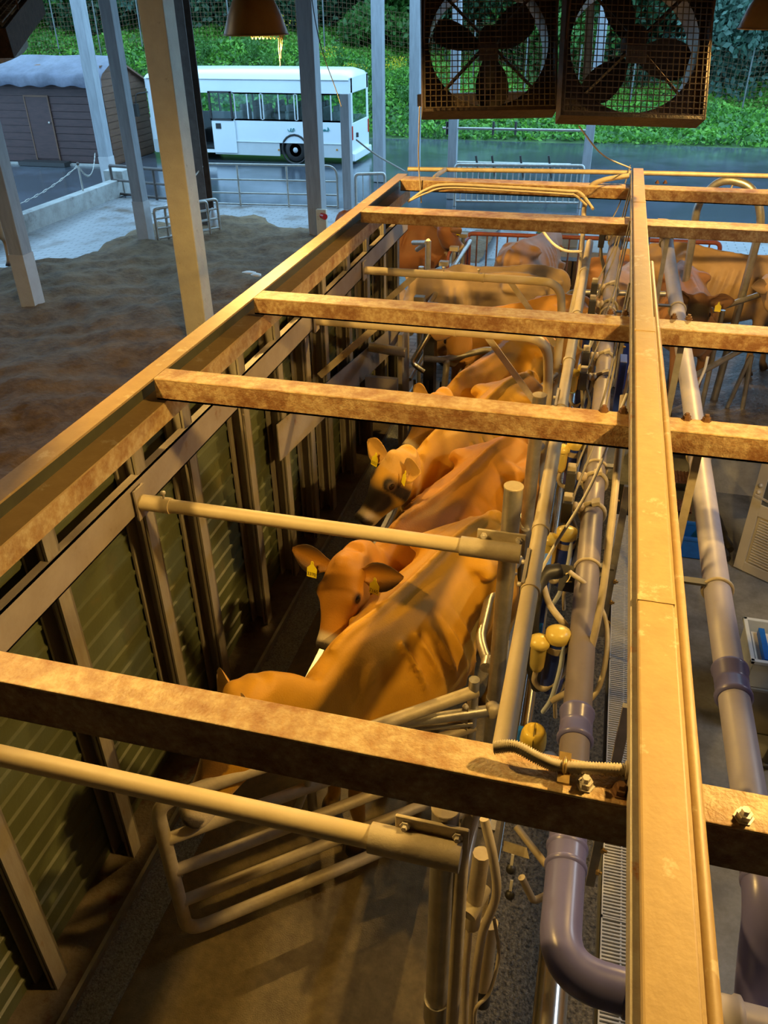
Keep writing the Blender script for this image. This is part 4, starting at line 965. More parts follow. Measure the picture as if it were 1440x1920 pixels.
tag(MB().tube([(-.05, 2.9, .55), (-.05, 8.2, .75)], .03, 14).build('milk_line', stain), 'stainless milk line running low behind the blue meters', 'pipe')

# floor grating sections
def grate(y0, y1, label):
    t = thing('drain_grating', label, 'grating', (.64, (y0+y1)/2, -.795), 'floor grating sections in the pit')
    x0, x1 = .525, .757; z0, z1 = -.80, -.765
    gm = mat('pale_grating', (.75, .75, .72), (.66, .66, .64), .4, 0, 5)
    MB().bb(x0, x0+.008, y0, y1, z0, z1).bb(x1-.008, x1, y0, y1, z0, z1).bb(x0, x1, y0, y0+.008, z0, z1).bb(x0, x1, y1-.008, y1, z0, z1).bb(.636, .646, y0, y1, z0, z1-.006).build('frame', gm, t)
    b = MB(); y = y0+.02
    while y < y1-.015: b.bb(x0+.006, x1-.006, y, y+.0105, z1-.018, z1-.001); y += .0225
    b.build('slats', gm, t)
ys = [.9, 1.95, 3.0, 4.15, 5.3, 6.45, 7.6]
for k in range(6): grate(ys[k]+.003, ys[k+1]-.003, 'floor grating section in the pit, %s from the near end' % ['first', 'second', 'third', 'fourth', 'fifth', 'sixth'][k])
slab('floor_drain', .50, .78, -1.5, 8.3, -.8, -.794, black)

# right-hand side of the pit
t = thing('aluminium_door', 'open cream aluminium door with louvre panel standing at the right edge', 'door', (1.69, 6.93, -.79))
d0 = V((1.665, 6.94, -.78)); dd = V((.83, -.555, 0)).normalized(); nn = V((-dd.y, dd.x, 0))
Rz = Matrix((dd, nn, V((0, 0, 1)))).transposed()
def dbox(a0, a1, z0, z1, off=0, th=.035): return (d0+dd*(a0+a1)/2+V((0, 0, (z0+z1)/2))+nn*off, (a1-a0, th, z1-z0))
b = MB()
for a in ((0, .09, 0, 1.9), (.67, .76, 0, 1.9), (.09, .67, 0, .10), (.09, .67, .62, .74), (.09, .67, 1.8, 1.9)): c_, s_ = dbox(*a); b.box(c_, s_, Rz)
b.build('door_frame', whitepl, t, bevel=.003)
b = MB()
for k in range(17):
    z = .115+k*.029; c_, s_ = dbox(.12, .64, z, z+.016, -.004, .02); b.box(c_, s_, Rz @ Matrix.Rotation(.5, 3, 'X'))
b.build('louvre', whitepl, t)
c_, s_ = dbox(.09, .67, .10, .62, .012, .006); MB().box(c_, s_, Rz).build('lower_panel', whitepl, t)
c_, s_ = dbox(.09, .67, .74, 1.8, .0, .008); MB().box(c_, s_, Rz).build('pane', mat('dim_glass', (.10, .11, .12), (.08, .09, .10), .12), t)
for z in (.93, .86): MB().lathe([(.02, 0), (.022, .008), (.014, .02), (0, .022)], d0+dd*.045+V((0, 0, z))-nn*.018, -nn, 14).build('lock', boltm, t)
MB().bar(d0+dd*.03+V((0, 0, .84))-nn*.05, d0+dd*.16+V((0, 0, .82))-nn*.05, .015, .015).build('handle', boltm, t)
t = thing('plastic_crate', 'bright blue plastic crate on the pit floor beyond the right grey pipe', 'crate', (1.22, 7.1, -.79))
b = MB().bb(1.02, 1.36, 6.98, 7.28, -.79, -.78)
for a in ((1.02, 1.035, 6.98, 7.28), (1.345, 1.36, 6.98, 7.28), (1.02, 1.36, 6.98, 6.995), (1.02, 1.36, 7.265, 7.28)): b.bb(*a, -.79, -.56)
b.bb(1.01, 1.37, 6.97, 7.0, -.585, -.55).bb(1.01, 1.37, 7.26, 7.29, -.585, -.55).bb(1.01, 1.04, 6.97, 7.29, -.585, -.55).bb(1.34, 1.37, 6.97, 7.29, -.585, -.55)
b.build('crate', bluecr, t, bevel=.004)
tag(MB().bb(1.08, 1.30, 7.04, 7.2, -.778, -.70).build('carton', boxtop), 'small brown carton inside the blue crate', 'carton')
t = thing('rubber_boots', 'pair of black rubber boots lying by the blue crate', 'boots', (1.58, 7.2, -.79))
MB().tube(catm([V((1.50, 7.62, -.66)), V((1.53, 7.45, -.67)), V((1.58, 7.32, -.72)), V((1.64, 7.15, -.745))], 5), [.07]*5+[.065]*5+[.055]*5+[.04], 14).build('boot', black, t)
MB().tube(catm([V((1.47, 7.50, -.67)), V((1.49, 7.30, -.68)), V((1.54, 7.16, -.73)), V((1.60, 6.99, -.75))], 5), [.068]*5+[.062]*5+[.052]*5+[.038], 14).build('boot', black, t)
def steps():
    t = thing('pit_steps', 'dark perforated metal steps at the far end of the pit', 'steps', (1.0, 8.0, -.8))
    for k in range(3):
        b = MB(); z = -.2-.2*k; y0 = 8.3-.26*k
        for i in range(14): b.bb(.80+.035*i, .815+.035*i, y0-.24, y0, z-.02, z)
        for j in range(7): b.bb(.80, 1.28, y0-.24+.036*j, y0-.232+.036*j, z-.02, z)
        b.build('tread', rustbar, t)
    MB().bb(.77, .80, 7.7, 8.36, -.8, -.17).bb(1.28, 1.31, 7.7, 8.36, -.8, -.17).build('side_plate', galv, t)
steps()
c = onz(1425, 1340, -.45)
t = thing('storage_tub', 'clear plastic tub on a grey bin at the right edge', 'tub', (c.x+.1, c.y, -.8))
x0, x1, y0, y1 = 1.42, 1.85, 4.75, 5.25
MB().bb(x0, x1, y0, y1, -.79, -.35).build('grey_bin', mat('grey_bin_plastic', (.20, .19, .16), (.17, .16, .13), .5), t, bevel=.02)
b = MB().bb(x0+.02, x1, y0+.02, y1-.02, -.35, -.34)
for a in ((x0+.02, x0+.03, y0+.02, y1-.02), (x1-.01, x1, y0+.02, y1-.02), (x0+.02, x1, y0+.02, y0+.03), (x0+.02, x1, y1-.03, y1-.02)): b.bb(*a, -.35, -.10)
b.bb(x0, x1+.02, y0, y0+.03, -.12, -.09).bb(x0, x1+.02, y1-.03, y1, -.12, -.09).bb(x0, x0+.03, y0, y1, -.12, -.09)
b.build('clear_tub', clear, t, bevel=.01)
MB().bb(x0+.06, x1-.05, y0+.06, y1-.08, -.335, -.16).build('paper_stack', white, t); MB().bb(x0+.1, x0+.14, y0+.05, y1-.1, -.33, -.10).build('blue_folder', bluecr, t)
t = thing('stool', 'black stool leg and foot partly cut by the right photo edge', 'stool', (1.75, 4.5, -.79))
MB().tube([(1.63, 4.45, -.78), (1.70, 4.52, -.35), (1.74, 4.56, -.2)], .03, 12).ell((1.63, 4.45, -.765), (.045, .045, .025)).build('leg', black, t); MB().lathe([(.17, 0), (.18, .03), (.16, .06), (0, .065)], (1.85, 4.6, -.2), (0, 0, 1), 24).build('seat', black, t)
# fittings under the right grey pipe at the bottom
tubing('threaded_rod', [V((.84, 1.83, 1.17)), V((1.05, 1.80, 1.15))], .012, boltm, 'threaded rod through the lower right hanger bar', 'rod', smooth=False)
tubing('downpipe', [V((.80, 1.60, 1.42)), V((.86, 1.62, 1.2)), V((.90, 1.62, .9))], .05, pvc_blue, 'dark grey downpipe below the right end of the nearest beam', 'pipe')

# ------------------------------------------------------------------ waiting area gates and pipes
def pipe_gate(name, p, q, z0, z1, nbars, m_, label, rails=(0, 1), r=.022, br=.012, rm=None, vertical=True):
    p = V(p); q = V(q); t = thing(name, label, 'gate', tuple(V((p.x, p.y, z0))))
    A_, B_ = V((p.x, p.y, z0)), V((q.x, q.y, z0)); H = V((0, 0, z1-z0))
    MB().tube(bend([A_, A_+H, B_+H, B_], .09), r, 10).build('frame', m_, t)
    if vertical:
        MB().tube([A_+H*.12, B_+H*.12], r*.8, 8).build('bottom_rail', m_, t)
        for k in range(1, nbars): c_ = A_.lerp(B_, k/nbars); MB().tube([c_+H*.12, c_+H*.99], br, 6).build('bar', rm or m_, t)
    else:
        for k in range(1, nbars): MB().tube([A_+H*(k/nbars), B_+H*(k/nbars)], br, 6).build('bar', rm or m_, t)
        for f in (.33, .66): c_ = A_.lerp(B_, f); MB().tube([c_, c_+H], br, 6).build('upright', rm or m_, t)
    return t
pipe_gate('rail_gate', (-1.85, 11.85), (1.62, 12.05), 0, 1.02, 24, redp, 'red-painted rusty barred gate behind the waiting cows', r=.03, rm=rustbar)
pipe_gate('rail_gate', (-1.95, 10.9), (-1.80, 11.8), 0, .98, 5, redp, 'short rusty red gate section at the left of the red rail', rm=rustbar)
tag(MB().bb(-1.4, 1.8, 12.2, 12.4, -.3, .62).build('concrete_block_wall', mat('dark_block', (.13, .10, .08), (.08, .06, .05), .8, 0, 4, .3)), 'low dark concrete wall just behind the red barred gate', 'wall')
# slanting side fence of the crowd gate
t = thing('side_fence', 'galvanised slanting rail with uprights and square caps left of the waiting cows', 'fence', (-1.9, 8.5, 0))
a, b_ = V((-1.72, 7.6, 1.05)), V((-1.72, 11.3, 1.05))
MB().tube([a, b_], .03, 12).build('top_rail', galv, t); MB().tube([a-V((0, 0, .5)), b_-V((0, 0, .5))], .02, 8).build('lower_rail', galv, t)
for y in (7.7, 8.4, 9.1, 9.8, 10.5, 11.2):
    MB().cyl((-1.80, y, 0), (-1.80, y, 1.14), .028, 10).build('upright', galv, t); MB().box((-1.80, y, 1.15), (.11, .09, .05)).build('square_cap', galv_dust, t)
t = thing('entry_gate', 'dark entry gate with bent pipe and rubber panels around the head-on cow', 'gate', (-1.45, 6.9, 0))
MB().tube(bend([ony(806, 625, 7.0), ony(772, 680, 6.9), ony(795, 697, 6.9)], .05), .026, 12).build('bent_bar', stain, t)
MB().tube(bend([ony(796, 672, 7.0), ony(830, 675, 7.0), ony(915, 655, 7.1), ony(935, 662, 7.1)], .12), .03, 14).build('chest_bar', galv, t)
MB().tube([ony(838, 675, 7.0), ony(832, 740, 6.9)], .03, 12).build('support', galv, t)
q0 = ony(818, 640, 7.1)
MB().bb(q0.x-.12, q0.x-.02, 7.1, 7.25, .3, 1.5).build('rubber_panel', black, t); MB().bb(-1.70, -1.66, 7.0, 7.3, .0, 1.25).build('upright', galv_dust, t)
MB().bb(-1.90, -1.60, 6.55, 6.60, .75, 1.0).build('mounting_plate', beampaint, t)
MB().tube([V((-1.95, 6.9, 1.15)), V((-1.6, 6.9, 1.12))], .045, 12).build('actuator', galv_dust, t)
MB().bb(-1.4, -.95, 7.0, 7.04, .42, .5).build('lower_plate', galv, t)
for k in range(4): MB().cyl((-1.55+.13*k, 7.05, 0), (-1.55+.13*k, 7.05, .8), .012, 6).build('thin_bar', blackm, t)
t = thing('corner_rails', 'galvanised rails and clamps around the far brown cow', 'rails', (-2.2, 9.9, 0))
for (px, py, Y) in ((790, 500, 9.7), (803, 452, 9.3)): 
    q = ony(px, py, Y); MB().cyl((q.x, q.y, 0), (q.x, q.y, q.z), .035, 10).build('upright', galv, t)
MB().tube([ony(775, 455, 9.7), ony(800, 455, 9.3)], .028, 10).build('rail', galv, t); MB().tube([ony(782, 468, 9.7), ony(803, 452, 9.3)], .028, 10).build('rail', galv, t)
# right-side hoop and rails
t = thing('hoop_frame', 'tall grey pipe hoop with a hanging hook right of the central beam', 'frame', (1.3, 9.3, 0))
h1, h2 = ony(1275, 470, 9.2), ony(1362, 470, 9.0)
MB().tube(bend([V((1.02, 9.3, 0)), V((.93, 9.2, 2.1)), V((1.10, 9.15, 2.34)), V((1.40, 9.05, 2.30)), V((1.55, 9.0, 2.0)), V((1.50, 9.1, 0))], .28, 10), .04, 14).build('hoop', galv, t)
MB().ring((1.26, 9.1, 2.26), (0, 1, 0), .05, .008, 14, 6).build('hook_ring', galv_dust, t)
tag(MB().tube(bend([V((-.30, 8.55, .95)), V((-.25, 8.75, 1.22)), V((.75, 8.9, 1.22))], .08), .028, 12).build('cross_rail', galv), 'galvanised horizontal rail between curved pipe and the right grey pipe', 'rail')
tag(MB().tube([V((1.0, 7.75, .75)), V((2.2, 8.9, 1.15))], .03, 12).build('slanting_rail', galv), 'lower galvanised rail slanting up to the right photo edge', 'rail')
tag(MB().tube([V((1.15, 8.6, 1.15)), V((2.3, 9.6, 1.3))], .03, 12).build('slanting_rail', galv), 'upper galvanised rail slanting past the pale cow at the right', 'rail')
tag(MB().tube([V((1.62, 8.9, .0)), V((1.72, 8.9, .55)), V((1.74, 8.9, .62))], .025, 12).tube([V((1.78, 8.9, .0)), V((1.74, 8.9, .62))], .025, 12).build('short_stanchion', galv), 'short two-legged pipe stanchion on the dirt at the right', 'stanchion')
tag(MB().tube([V((1.0, 8.8, 0)), V((.98, 8.5, 1.3))], .03, 10).tube([V((1.3, 8.55, 0)), V((1.3, 8.55, 1.2))], .026, 10).build('dark_stanchions', galv), 'pair of grey pipes standing below the horned cow', 'pipes')
# wooden boarding of the building at the right edge
t = thing('plank_wall', 'weathered wooden boarding with white cladding above at the right edge', 'wall', (3.0, 11, 0))
for k in range(14): MB().bb(2.36, 2.40, 8.9+.2*k, 9.08+.2*k, .1, 1.72).build('plank', plank, t)
MB().bb(2.40, 2.6, 8.8, 11.7, 1.75, 2.6).build('white_cladding', whitepl, t); MB().bb(2.3, 2.42, 8.8, 11.7, 1.68, 1.78).build('timber_rail', plank, t)
for k in range(9): MB().bb(2.385, 2.40, 8.9+.32*k, 8.96+.32*k, 1.78, 2.55).build('cladding_rib', white, t)
t = thing('wall_rail', 'blue-grey rail fixed on the wooden boarding', 'rail', (2.3, 10, 1))
MB().tube([V((2.28, 8.9, .9)), V((2.28, 11.6, 1.55))], .03, 10).build('pipe', galv, t); MB().box((2.29, 9.6, 1.1), (.07, .07, .3)).build('bracket', galv, t)
# boxes beyond the red gate
c = ony(1040, 432, 15.0); t = thing('toolbox', 'yellow-lidded green box on the far ramp behind the red gate', 'box', (c.x, 15, c.z-.2))
MB().box(c+V((0, 0, -.12)), (.62, .4, .24)).build('tub', mat('teal_box', (.02, .16, .17), (.02, .13, .14), .4), t, bevel=.02); MB().box(c+V((0, 0, .02)), (.58, .38, .06)).build('lid', mat('lemon_lid', (.55, .62, .12), (.5, .56, .1), .4), t, bevel=.02)
c = ony(1068, 434, 15.0); t = thing('grey_crate', 'grey slotted crate right of the yellow-lidded box', 'crate', (c.x, 15, c.z-.2))
MB().box(c+V((0, 0, -.08)), (.34, .42, .3)).build('crate', mat('grey_crate', (.30, .33, .33), (.25, .27, .27), .5), t, bevel=.01)
b = MB()
for i in range(3):
    for j in range(2): b.box(c+V((-.1+.1*i, -.1+.2*j, .072)), (.06, .14, .006))
b.build('slots', blackm, t)
stand = ony(1000, 470, 14.0)
tag(MB().bb(-1.6, 1.6, 14.6, 15.5, -.5, c.z-.235).build('low_plinth', conc), 'low concrete plinth carrying the boxes behind the red gate', 'plinth')
# ------------------------------------------------------------------ fans
def fan(cBL, cBR, cT, size, label, blade0, text=True):
    BL, BR = V(cBL), V(cBR); Xf = (BR-BL).normalized(); Yf = (V(cT)-BL); Yf = (Yf - Xf*Yf.dot(Xf)).normalized(); Nf = Xf.cross(Yf)   # Nf towards the viewer
    w = size; c = BL + Xf*w/2 + Yf*w/2
    t = thing('barn_fan', label, 'fan', tuple(c), 'big square fans hanging over the stalls')
    R_ = Matrix((Xf, Yf, Nf)).transposed()
    P = lambda x, y, z=0: c + Xf*x + Yf*y + Nf*z
    b = MB()
    # plate with round opening
    n = 48; vs = []; fs = []; ro = w*.455
    for i in range(n):
        a = 2*math.pi*i/n; ca, sa = math.cos(a), math.sin(a); k = (w/2)/max(abs(ca), abs(sa))
        vs += [P(ca*ro, sa*ro, .0), P(ca*k, sa*k, .0), P(ca*ro, sa*ro, -.02), P(ca*k, sa*k, -.02)]
    for i in range(n):
        q, r_ = i*4, ((i+1) % n)*4
        fs += [(q, q+1, r_+1, r_), (q+2, r_+2, r_+3, q+3), (q, r_, r_+2, q+2)]
    b.add(vs, fs)
    for s_ in (-1, 1):
        b.box(P(s_*w/2, 0, -.0), (.025, w+.02, .19), R_).box(P(0, s_*w/2, -.0), (w+.02, .025, .19), R_)
    b.build('housing', fanm, t)
    sh = []
    for i in range(49):
        a = 2*math.pi*i/48; sh.append((math.cos(a), math.sin(a)))
    vs = []; fs = []
    for ca, sa in sh: vs += [P(ca*ro, sa*ro, .012), P(ca*(ro-.005), sa*(ro-.005), -.20)]
    for i in range(48): fs.append((2*i, 2*i+2, 2*i+3, 2*i+1))
    MB().add(vs, fs, True).build('shroud_ring', shroud, t)
    for s_ in (-1, 1):
        MB().bar(P(-ro*.74, s_*ro*.74, .03), P(ro*.74, -s_*ro*.74, .03), .03, .018).build('strut', fanm, t)
    MB().lathe([(.0, .07), (.075, .065), (.085, .04), (.085, -.10), (.06, -.13), (0, -.13)], P(0, .03, .02), Nf, 20).build('motor', fanm, t)
    for k in range(3):
        a = blade0 + 2*math.pi*k/3; d = Xf*math.cos(a)+Yf*math.sin(a); e = Nf.cross(d)
        vs = []; fs = []
        for i in range(9):
            f = i/8; r_ = .07 + (ro-.10)*f; hw = [.045, .075, .10, .12, .128, .13, .125, .115, .07][i]*w; tw = .55-.3*f
            for u in (-1, -.33, .33, 1): vs.append(c + Nf*-.10 + d*r_ + (e*math.cos(tw) + Nf*math.sin(tw))*hw*u)
        k0 = len(vs); vs += [p - Nf*.006 for p in vs]
        for i in range(8):
            for j in range(3): q = i*4+j; fs += [(q, q+1, q+5, q+4), (q+k0, q+4+k0, q+5+k0, q+1+k0)]
        MB().add(vs, fs, True).build('blade', fanb, t)
    pl_ = MB().box(P(-.01, -.105, .10), (.15, .12, .01), R_).build('name_plate', mat('dull_plate', (.20, .165, .13), (.17, .14, .11), .5), t)
    if text: MB().tube(catm([P(-.05+.008*k_, -.085+(.012, -.010, .004, -.012)[k_ % 4]*(1.2 if k_ < 4 else .7), .106) for k_ in range(11)], 3), .003, 4).build('plate_lettering', boxtop, pl_)
    g = MB(); m_ = 24; gw = w*.985
    for i in range(m_+1):
        v_ = -gw/2 + gw*i/m_
        for o_ in ((v_, -gw/2, v_, gw/2), (-gw/2, v_, gw/2, v_)):
            g.bar(P(o_[0], o_[1], .125), P(o_[2], o_[3], .125), .0065, .0065)
    g.build('guard_mesh', mat('dusty_wire_guard', (.16, .12, .075), (.09, .065, .04), .6, 0, 18), t)
    for sx in (-1, 1):
        b = MB(); b.cyl(P(sx*w*.46, w*.5, .0), P(sx*w*.46, w*.5, 0)+V((0, 0, 1.0)), .006, 6)
        b.cyl(P(sx*w*.5, -w*.1, .05), P(sx*w*.46, -w*.1, 0)+V((0, 0, 1.5)), .006, 6)
        b.build('hanging_chain', rustbolt, t)
    return t
D1, D2 = 6.55, 6.1
fan(dep(794, 214, D1), dep(1036, 210, D1), dep(822, -20, D1-.12), 1.055, 'left of the two big square fans with brown blades behind a wire guard', math.radians(38))
fan(dep(1049, 221, D2), dep(1309, 229, D2), dep(1082, -22, D2-.12), 1.06, 'right of the two big square fans with brown blades behind a wire guard', math.radians(-10))
q = dep(16, 80, 5.7)
tt = min([5.7+.01*k for k in range(300)], key=lambda t_: abs((dep(76, 0, t_)-q).length-1.05)); u_ = dep(76, 0, tt)-q
x_ = V((u_.y, -u_.x, 0)).normalized().lerp(V((1, 0, 0)), .0)
fan(q-x_*1.05, q, q-x_*1.05+u_, 1.05, 'fan corner with wire guard cut by the upper left photo corner', math.radians(75), False)
tubing('hanging_wire', [dep(524, 60, 6.4)+V((.23, 0, 2)), dep(585, 0, 6.5), dep(640, 200, 6.6)], .004, black, 'thin dark wire hanging before the bus', 'wire')
tubing('rope', [dep(1085, 236, 6.1), dep(1130, 290, 6.3), V((.19, 7.95, 2.6))], .006, hose, 'cord running from the right fan down to the central beam', 'cord')
tubing('rope', [dep(787, 200, 6.6), dep(785, 300, 7.3), dep(790, 380, 7.6)], .006, hose, 'pale cord hanging left of the left fan', 'cord')
# timber beam and metal frame behind the fans
p1, p2 = onz(846, 372, G), onz(1092, 372, G)
t = thing('grey_gate_frame', 'grey two-post frame with a thin top rail behind the fans', 'frame', (p1.x, p1.y, G))
for p_ in (p1, p2): MB().bb(p_.x-.11, p_.x+.11, p_.y-.11, p_.y+.11, G, 3.9).build('post', postm, t, bevel=.01)
a_, b_ = ony(830, 240, p1.y), ony(1098, 245, p1.y); MB().tube([a_, b_], .03, 8).build('top_rail', galv, t)
for px in (838, 842, 925, 967): 
    q = ony(px, 238, p1.y); MB().tube([q-V((0, 0, .18)), q+V((0, 0, .12))], .03, 6).build('fitting', blackm, t)
tag(MB().bar(ony(784, 188, 13.2), ony(1090, 180, 13.2), .12, .16).build('timber_beam', plank), 'old timber beam seen through the left fan guard', 'beam')
tag(MB().bar(V((ony(1094, 0, 14.5).x-.03, 14.5, 5.62)), ony(1098, 205, 14.5), .16, .12).build('timber_upright', plank), 'timber upright seen through the right fan', 'timber')
# barred gates on the far yard edge
gy = onz(960, 388, G)
pipe_gate('barred_gate', onz(852, 386, G), onz(1086, 390, G), G, G+.98, 22, galv, 'grey barred gate across the yard behind the farthest beams', r=.04, br=.018)
b = MB()
t = thing('feed_rail', 'low grey feed rail with dark clamps at the asphalt edge behind the frame', 'rail', tuple(onz(960, 345, G)))
MB().tube([ony(848, 304, 24.5), ony(1070, 309, 24.5)], .035, 8).tube([ony(848, 315, 24.5), ony(1070, 320, 24.5)], .03, 8).build('rails', galv, t)
for px in (895, 925, 978, 1031): 
    q = ony(px, 305, 24.4); MB().bar(q+V((-.05, 0, .18)), q+V((.08, 0, -.4)), .07, .05).build('clamp', blackm, t)
# handrails by the road
def rail_fence(x0, x1, y0, y1, h, nm, label, posts, rails, m_=galv, rr=.028):
    t = thing(nm, label, 'railing', (x0, y0, G)); f = lambda k, z: V((x0+(x1-x0)*k, y0+(y1-y0)*k, G+z))
    MB().tube(bend([f(0, h), f(1, h), f(1, .02)], .25), rr, 10).build('top_rail', m_, t)
    for z in rails: MB().tube([f(0, z), f(1, z)], rr*.8, 8).build('rail', m_, t)
    for k in range(posts): MB().tube([f(k/posts, .0), f(k/posts, h)], rr, 8).build('upright', m_, t)
    return t
a_, b_ = onz(376, 385, G), onz(634, 391, G)
rail_fence(a_.x-.2, b_.x, a_.y, b_.y, 1.0, 'road_railing', 'grey tubular railing with rounded corner before the bus', 3, (.32, .64, .05))
a_, b_ = onz(216, 368, G), onz(378, 384, G)
rail_fence(a_.x, b_.x, a_.y, b_.y, .78, 'road_railing', 'low dark-framed railing between concrete wall and dark post', 2, (.08, .42), postdark, .04)
pipe_gate('barred_gate', onz(668, 390, G), onz(722, 388, G), G, G+.8, 4, galv, 'small framed mesh gate right of the short grey post', r=.04, br=.012)
tubing('rope', [ony(668, 262, 20.4), ony(705, 290, 20.2), ony(760, 322, 19.5)], .02, hose_g, 'thin rope between the short grey post and the slim post', 'rope')
# stacked gate rack near the broad post
a_ = onz(296, 470, G)
t = thing('gate_rack', 'small galvanised barred rack leaning beside the grey post on the bedding', 'rack', tuple(a_))
for k in range(2):
    o_ = V((.05+.12*k, .25*k, 0)); e = V((.75, .95, 0))
    MB().tube(bend([a_+o_+V((0, 0, .05)), a_+o_+V((0, 0, .85)), a_+o_+e+V((0, 0, .85)), a_+o_+e+V((0, 0, .05)), a_+o_+V((.05, .05, .05))], .08), .03, 8).build('frame', galv, t)
    for z in (.25, .45, .65): MB().tube([a_+o_+V((0, 0, z)), a_+o_+e+V((0, 0, z))], .022, 8).build('bar', galv, t)
tubing('rope', [ony(380, 312, 17.5), ony(330, 372, 16.6), ony(285, 400, 15.9)], .015, white, 'pale rope from the dark post down to the barred rack', 'rope')
tag(MB().ell(onz(402, 425, G+.15)+V((0, 0, .0)), (.10, .10, .42), n=10).build('rag_bundle', postbase), 'pale rag hanging at the foot of the dark post', 'rag')
# concrete upstand wall with chain posts
t = thing('upstand_wall', 'low weathered concrete wall running back to the dark shed', 'wall', (-12.85, 16, G))
MB().add([(-13.0, 13.2, G), (-12.72, 13.2, G), (-12.72, 20.9, G), (-13.0, 20.9, G), (-13.0, 13.2, G+.42), (-12.72, 13.2, G+.42), (-12.72, 20.9, G+.42), (-13.0, 20.9, G+.42)],
    [(0, 3, 2, 1), (4, 5, 6, 7), (0, 1, 5, 4), (1, 2, 6, 5), (2, 3, 7, 6), (3, 0, 4, 7)]).build('wall_body', conc, t, bevel=.015)
MB().bb(-13.25, -12.68, 20.7, 21.5, G, G+.62).build('end_block', conc, t, bevel=.02)
cps = [V((-12.9, 13.0, G+.42)), V((-12.9, 18.2, G+.42)), V((-13.6, 21.6, G+.9))]
q = onz(117, 356, G+.42); cps[1] = V((-12.88, q.y, G+.42))
cp = None
for k, q in enumerate(cps[:2]):
    t = thing('chain_post', ['thin post of the chain barrier near the left edge', 'thin post of the chain barrier before the dark shed'][k], 'post', tuple(q)); MB().cyl(q, q+V((0, 0, .62)), .022, 8).build('rod', galv, t); MB().ell(q+V((0, 0, .64)), .04).build('knob', postdark, t)
def chain(a, b_, sag, label):
    P = [V(a).lerp(V(b_), k/34) - V((0, 0, sag*4*(k/34)*(1-k/34))) for k in range(35)]
    m_ = MB()
    for k in range(34):
        d = P[k+1]-P[k]; mid = (P[k]+P[k+1])/2
        m_.tube([mid-d*.62, mid-d*.3+V((0, .015, .02 if k % 2 else 0)), mid+d*.3+V((0, .015, .02 if k % 2 else 0)), mid+d*.62, mid+d*.3-V((0, .015, .02 if k % 2 else 0)), mid-d*.3-V((0, .015, .02 if k % 2 else 0)), mid-d*.62], .009, 4)
    tag(m_.build('chain', galv), label, 'chain')
chain(cps[0]+V((0, 0, .6)), cps[1]+V((0, 0, .6)), .42, 'sagging chain left of the thin chain post')
chain(cps[1]+V((0, 0, .6)), ony(178, 288, 21.5), .40, 'sagging chain right of the thin chain post')
tag(MB().bar(onz(-40, 305, G), onz(215, 312, G), .14, .10).build('road_kerb', conc), 'thin pale kerb at the foot of the dark shed', 'kerb')

# ------------------------------------------------------------------ dark shed
t = thing('garden_shed', 'dark brown boarded shed with a grey tarpaulin on its roof', 'shed', (-18, 25.5, G))
sx0, sx1, sy0, sy1 = -21.6, -15.45, 24.9, 27.6; ez = 2.0; rz = 2.36; ry = 25.7; bz = 1.55
b = MB(); z = G+.05
while z < ez: b.bb(sx0, sx1, sy0-.0, sy0+.03, z, z+.20).bb(sx0, sx1, sy0-.015, sy0, z, z+.03); z += .215
b.build('front_boards', darkwood, t)
def gable_top(y): return ez+(rz-ez)*(y-sy0)/(ry-sy0) if y < ry else rz+(bz-rz)*(y-ry)/(sy1-ry)
b = MB(); z = G+.05
b.poly([(sx1-.02, sy0, G), (sx1-.02, sy1, G), (sx1-.02, sy1, bz), (sx1-.02, ry, rz), (sx1-.02, sy0, ez)], .03, (-1, 0, 0))
while z < 2.2:
    y0, y1 = sy0, sy1
    if z > bz: y1 = ry + (sy1-ry)*(rz-z)/(rz-bz)
    if z > ez: y0 = sy0 + (ry-sy0)*(z-ez)/(rz-ez)
    b.bb(sx1-.02, sx1+.0, y0, y1, z, z+.17); z += .20
b.build('gable_boards', brownwood, t)
MB().bb(sx0, sx1-.05, sy1-.03, sy1, G, bz).build('back_boards', darkwood, t)
b = MB()
b.poly([(sx0-.1, sy0-.25, ez-.12), (sx1+.15, sy0-.25, ez-.12), (sx1+.15, ry, rz+.02), (sx0-.1, ry, rz+.02)], .06, (0, 0, 1))
b.poly([(sx0-.1, ry, rz+.02), (sx1+.15, ry, rz+.02), (sx1+.15, sy1+.25, bz-.1), (sx0-.1, sy1+.25, bz-.1)], .06, (0, 0, 1)); b.build('roof', brownwood, t)
vs = []; fs = []; nx = 60
for i in range(nx+1):
    x = sx0-.1+(sx1+.32-sx0)*i/nx
    for j, (y, z) in enumerate([(ry+.5, rz-.02), (ry, rz+.10), (sy0+.3, ez+.22), (sy0-.2, ez+.02), (sy0-.32, ez-.10), (sy0-.30, ez-.32+.03*math.sin(i*.9))]):
        vs.append((x, y+.02*math.sin(i*.5+j), z+.012*math.sin(i*.37+j*2)))
for i in range(nx):
    for j in range(5): q = i*6+j; fs.append((q, q+6, q+7, q+1))
MB().add(vs, fs, True).build('tarpaulin', tarp, t)
dx = ony(62, 250, sy0).x; dx2 = ony(103, 250, sy0).x
b = MB().bb(dx, dx2, sy0-.035, sy0-.015, G+.15, 1.35); b.build('door', darkwood, t)
for a in ((dx-.04, dx, G+.1, 1.4), (dx2, dx2+.04, G+.1, 1.4), (dx, dx2, 1.35, 1.4)): MB().bb(a[0], a[1], sy0-.05, sy0-.02, a[2], a[3]).build('door_trim', brownwood, t)
MB().ell((dx2-.08, sy0-.07, .62), .035).build('door_knob', boltm, t)
tag(MB().bb(-18.6, -16.9, 24.3, 24.7, G, G+.12).build('wet_mat', black), 'dark flat mat on the asphalt before the shed', 'mat')

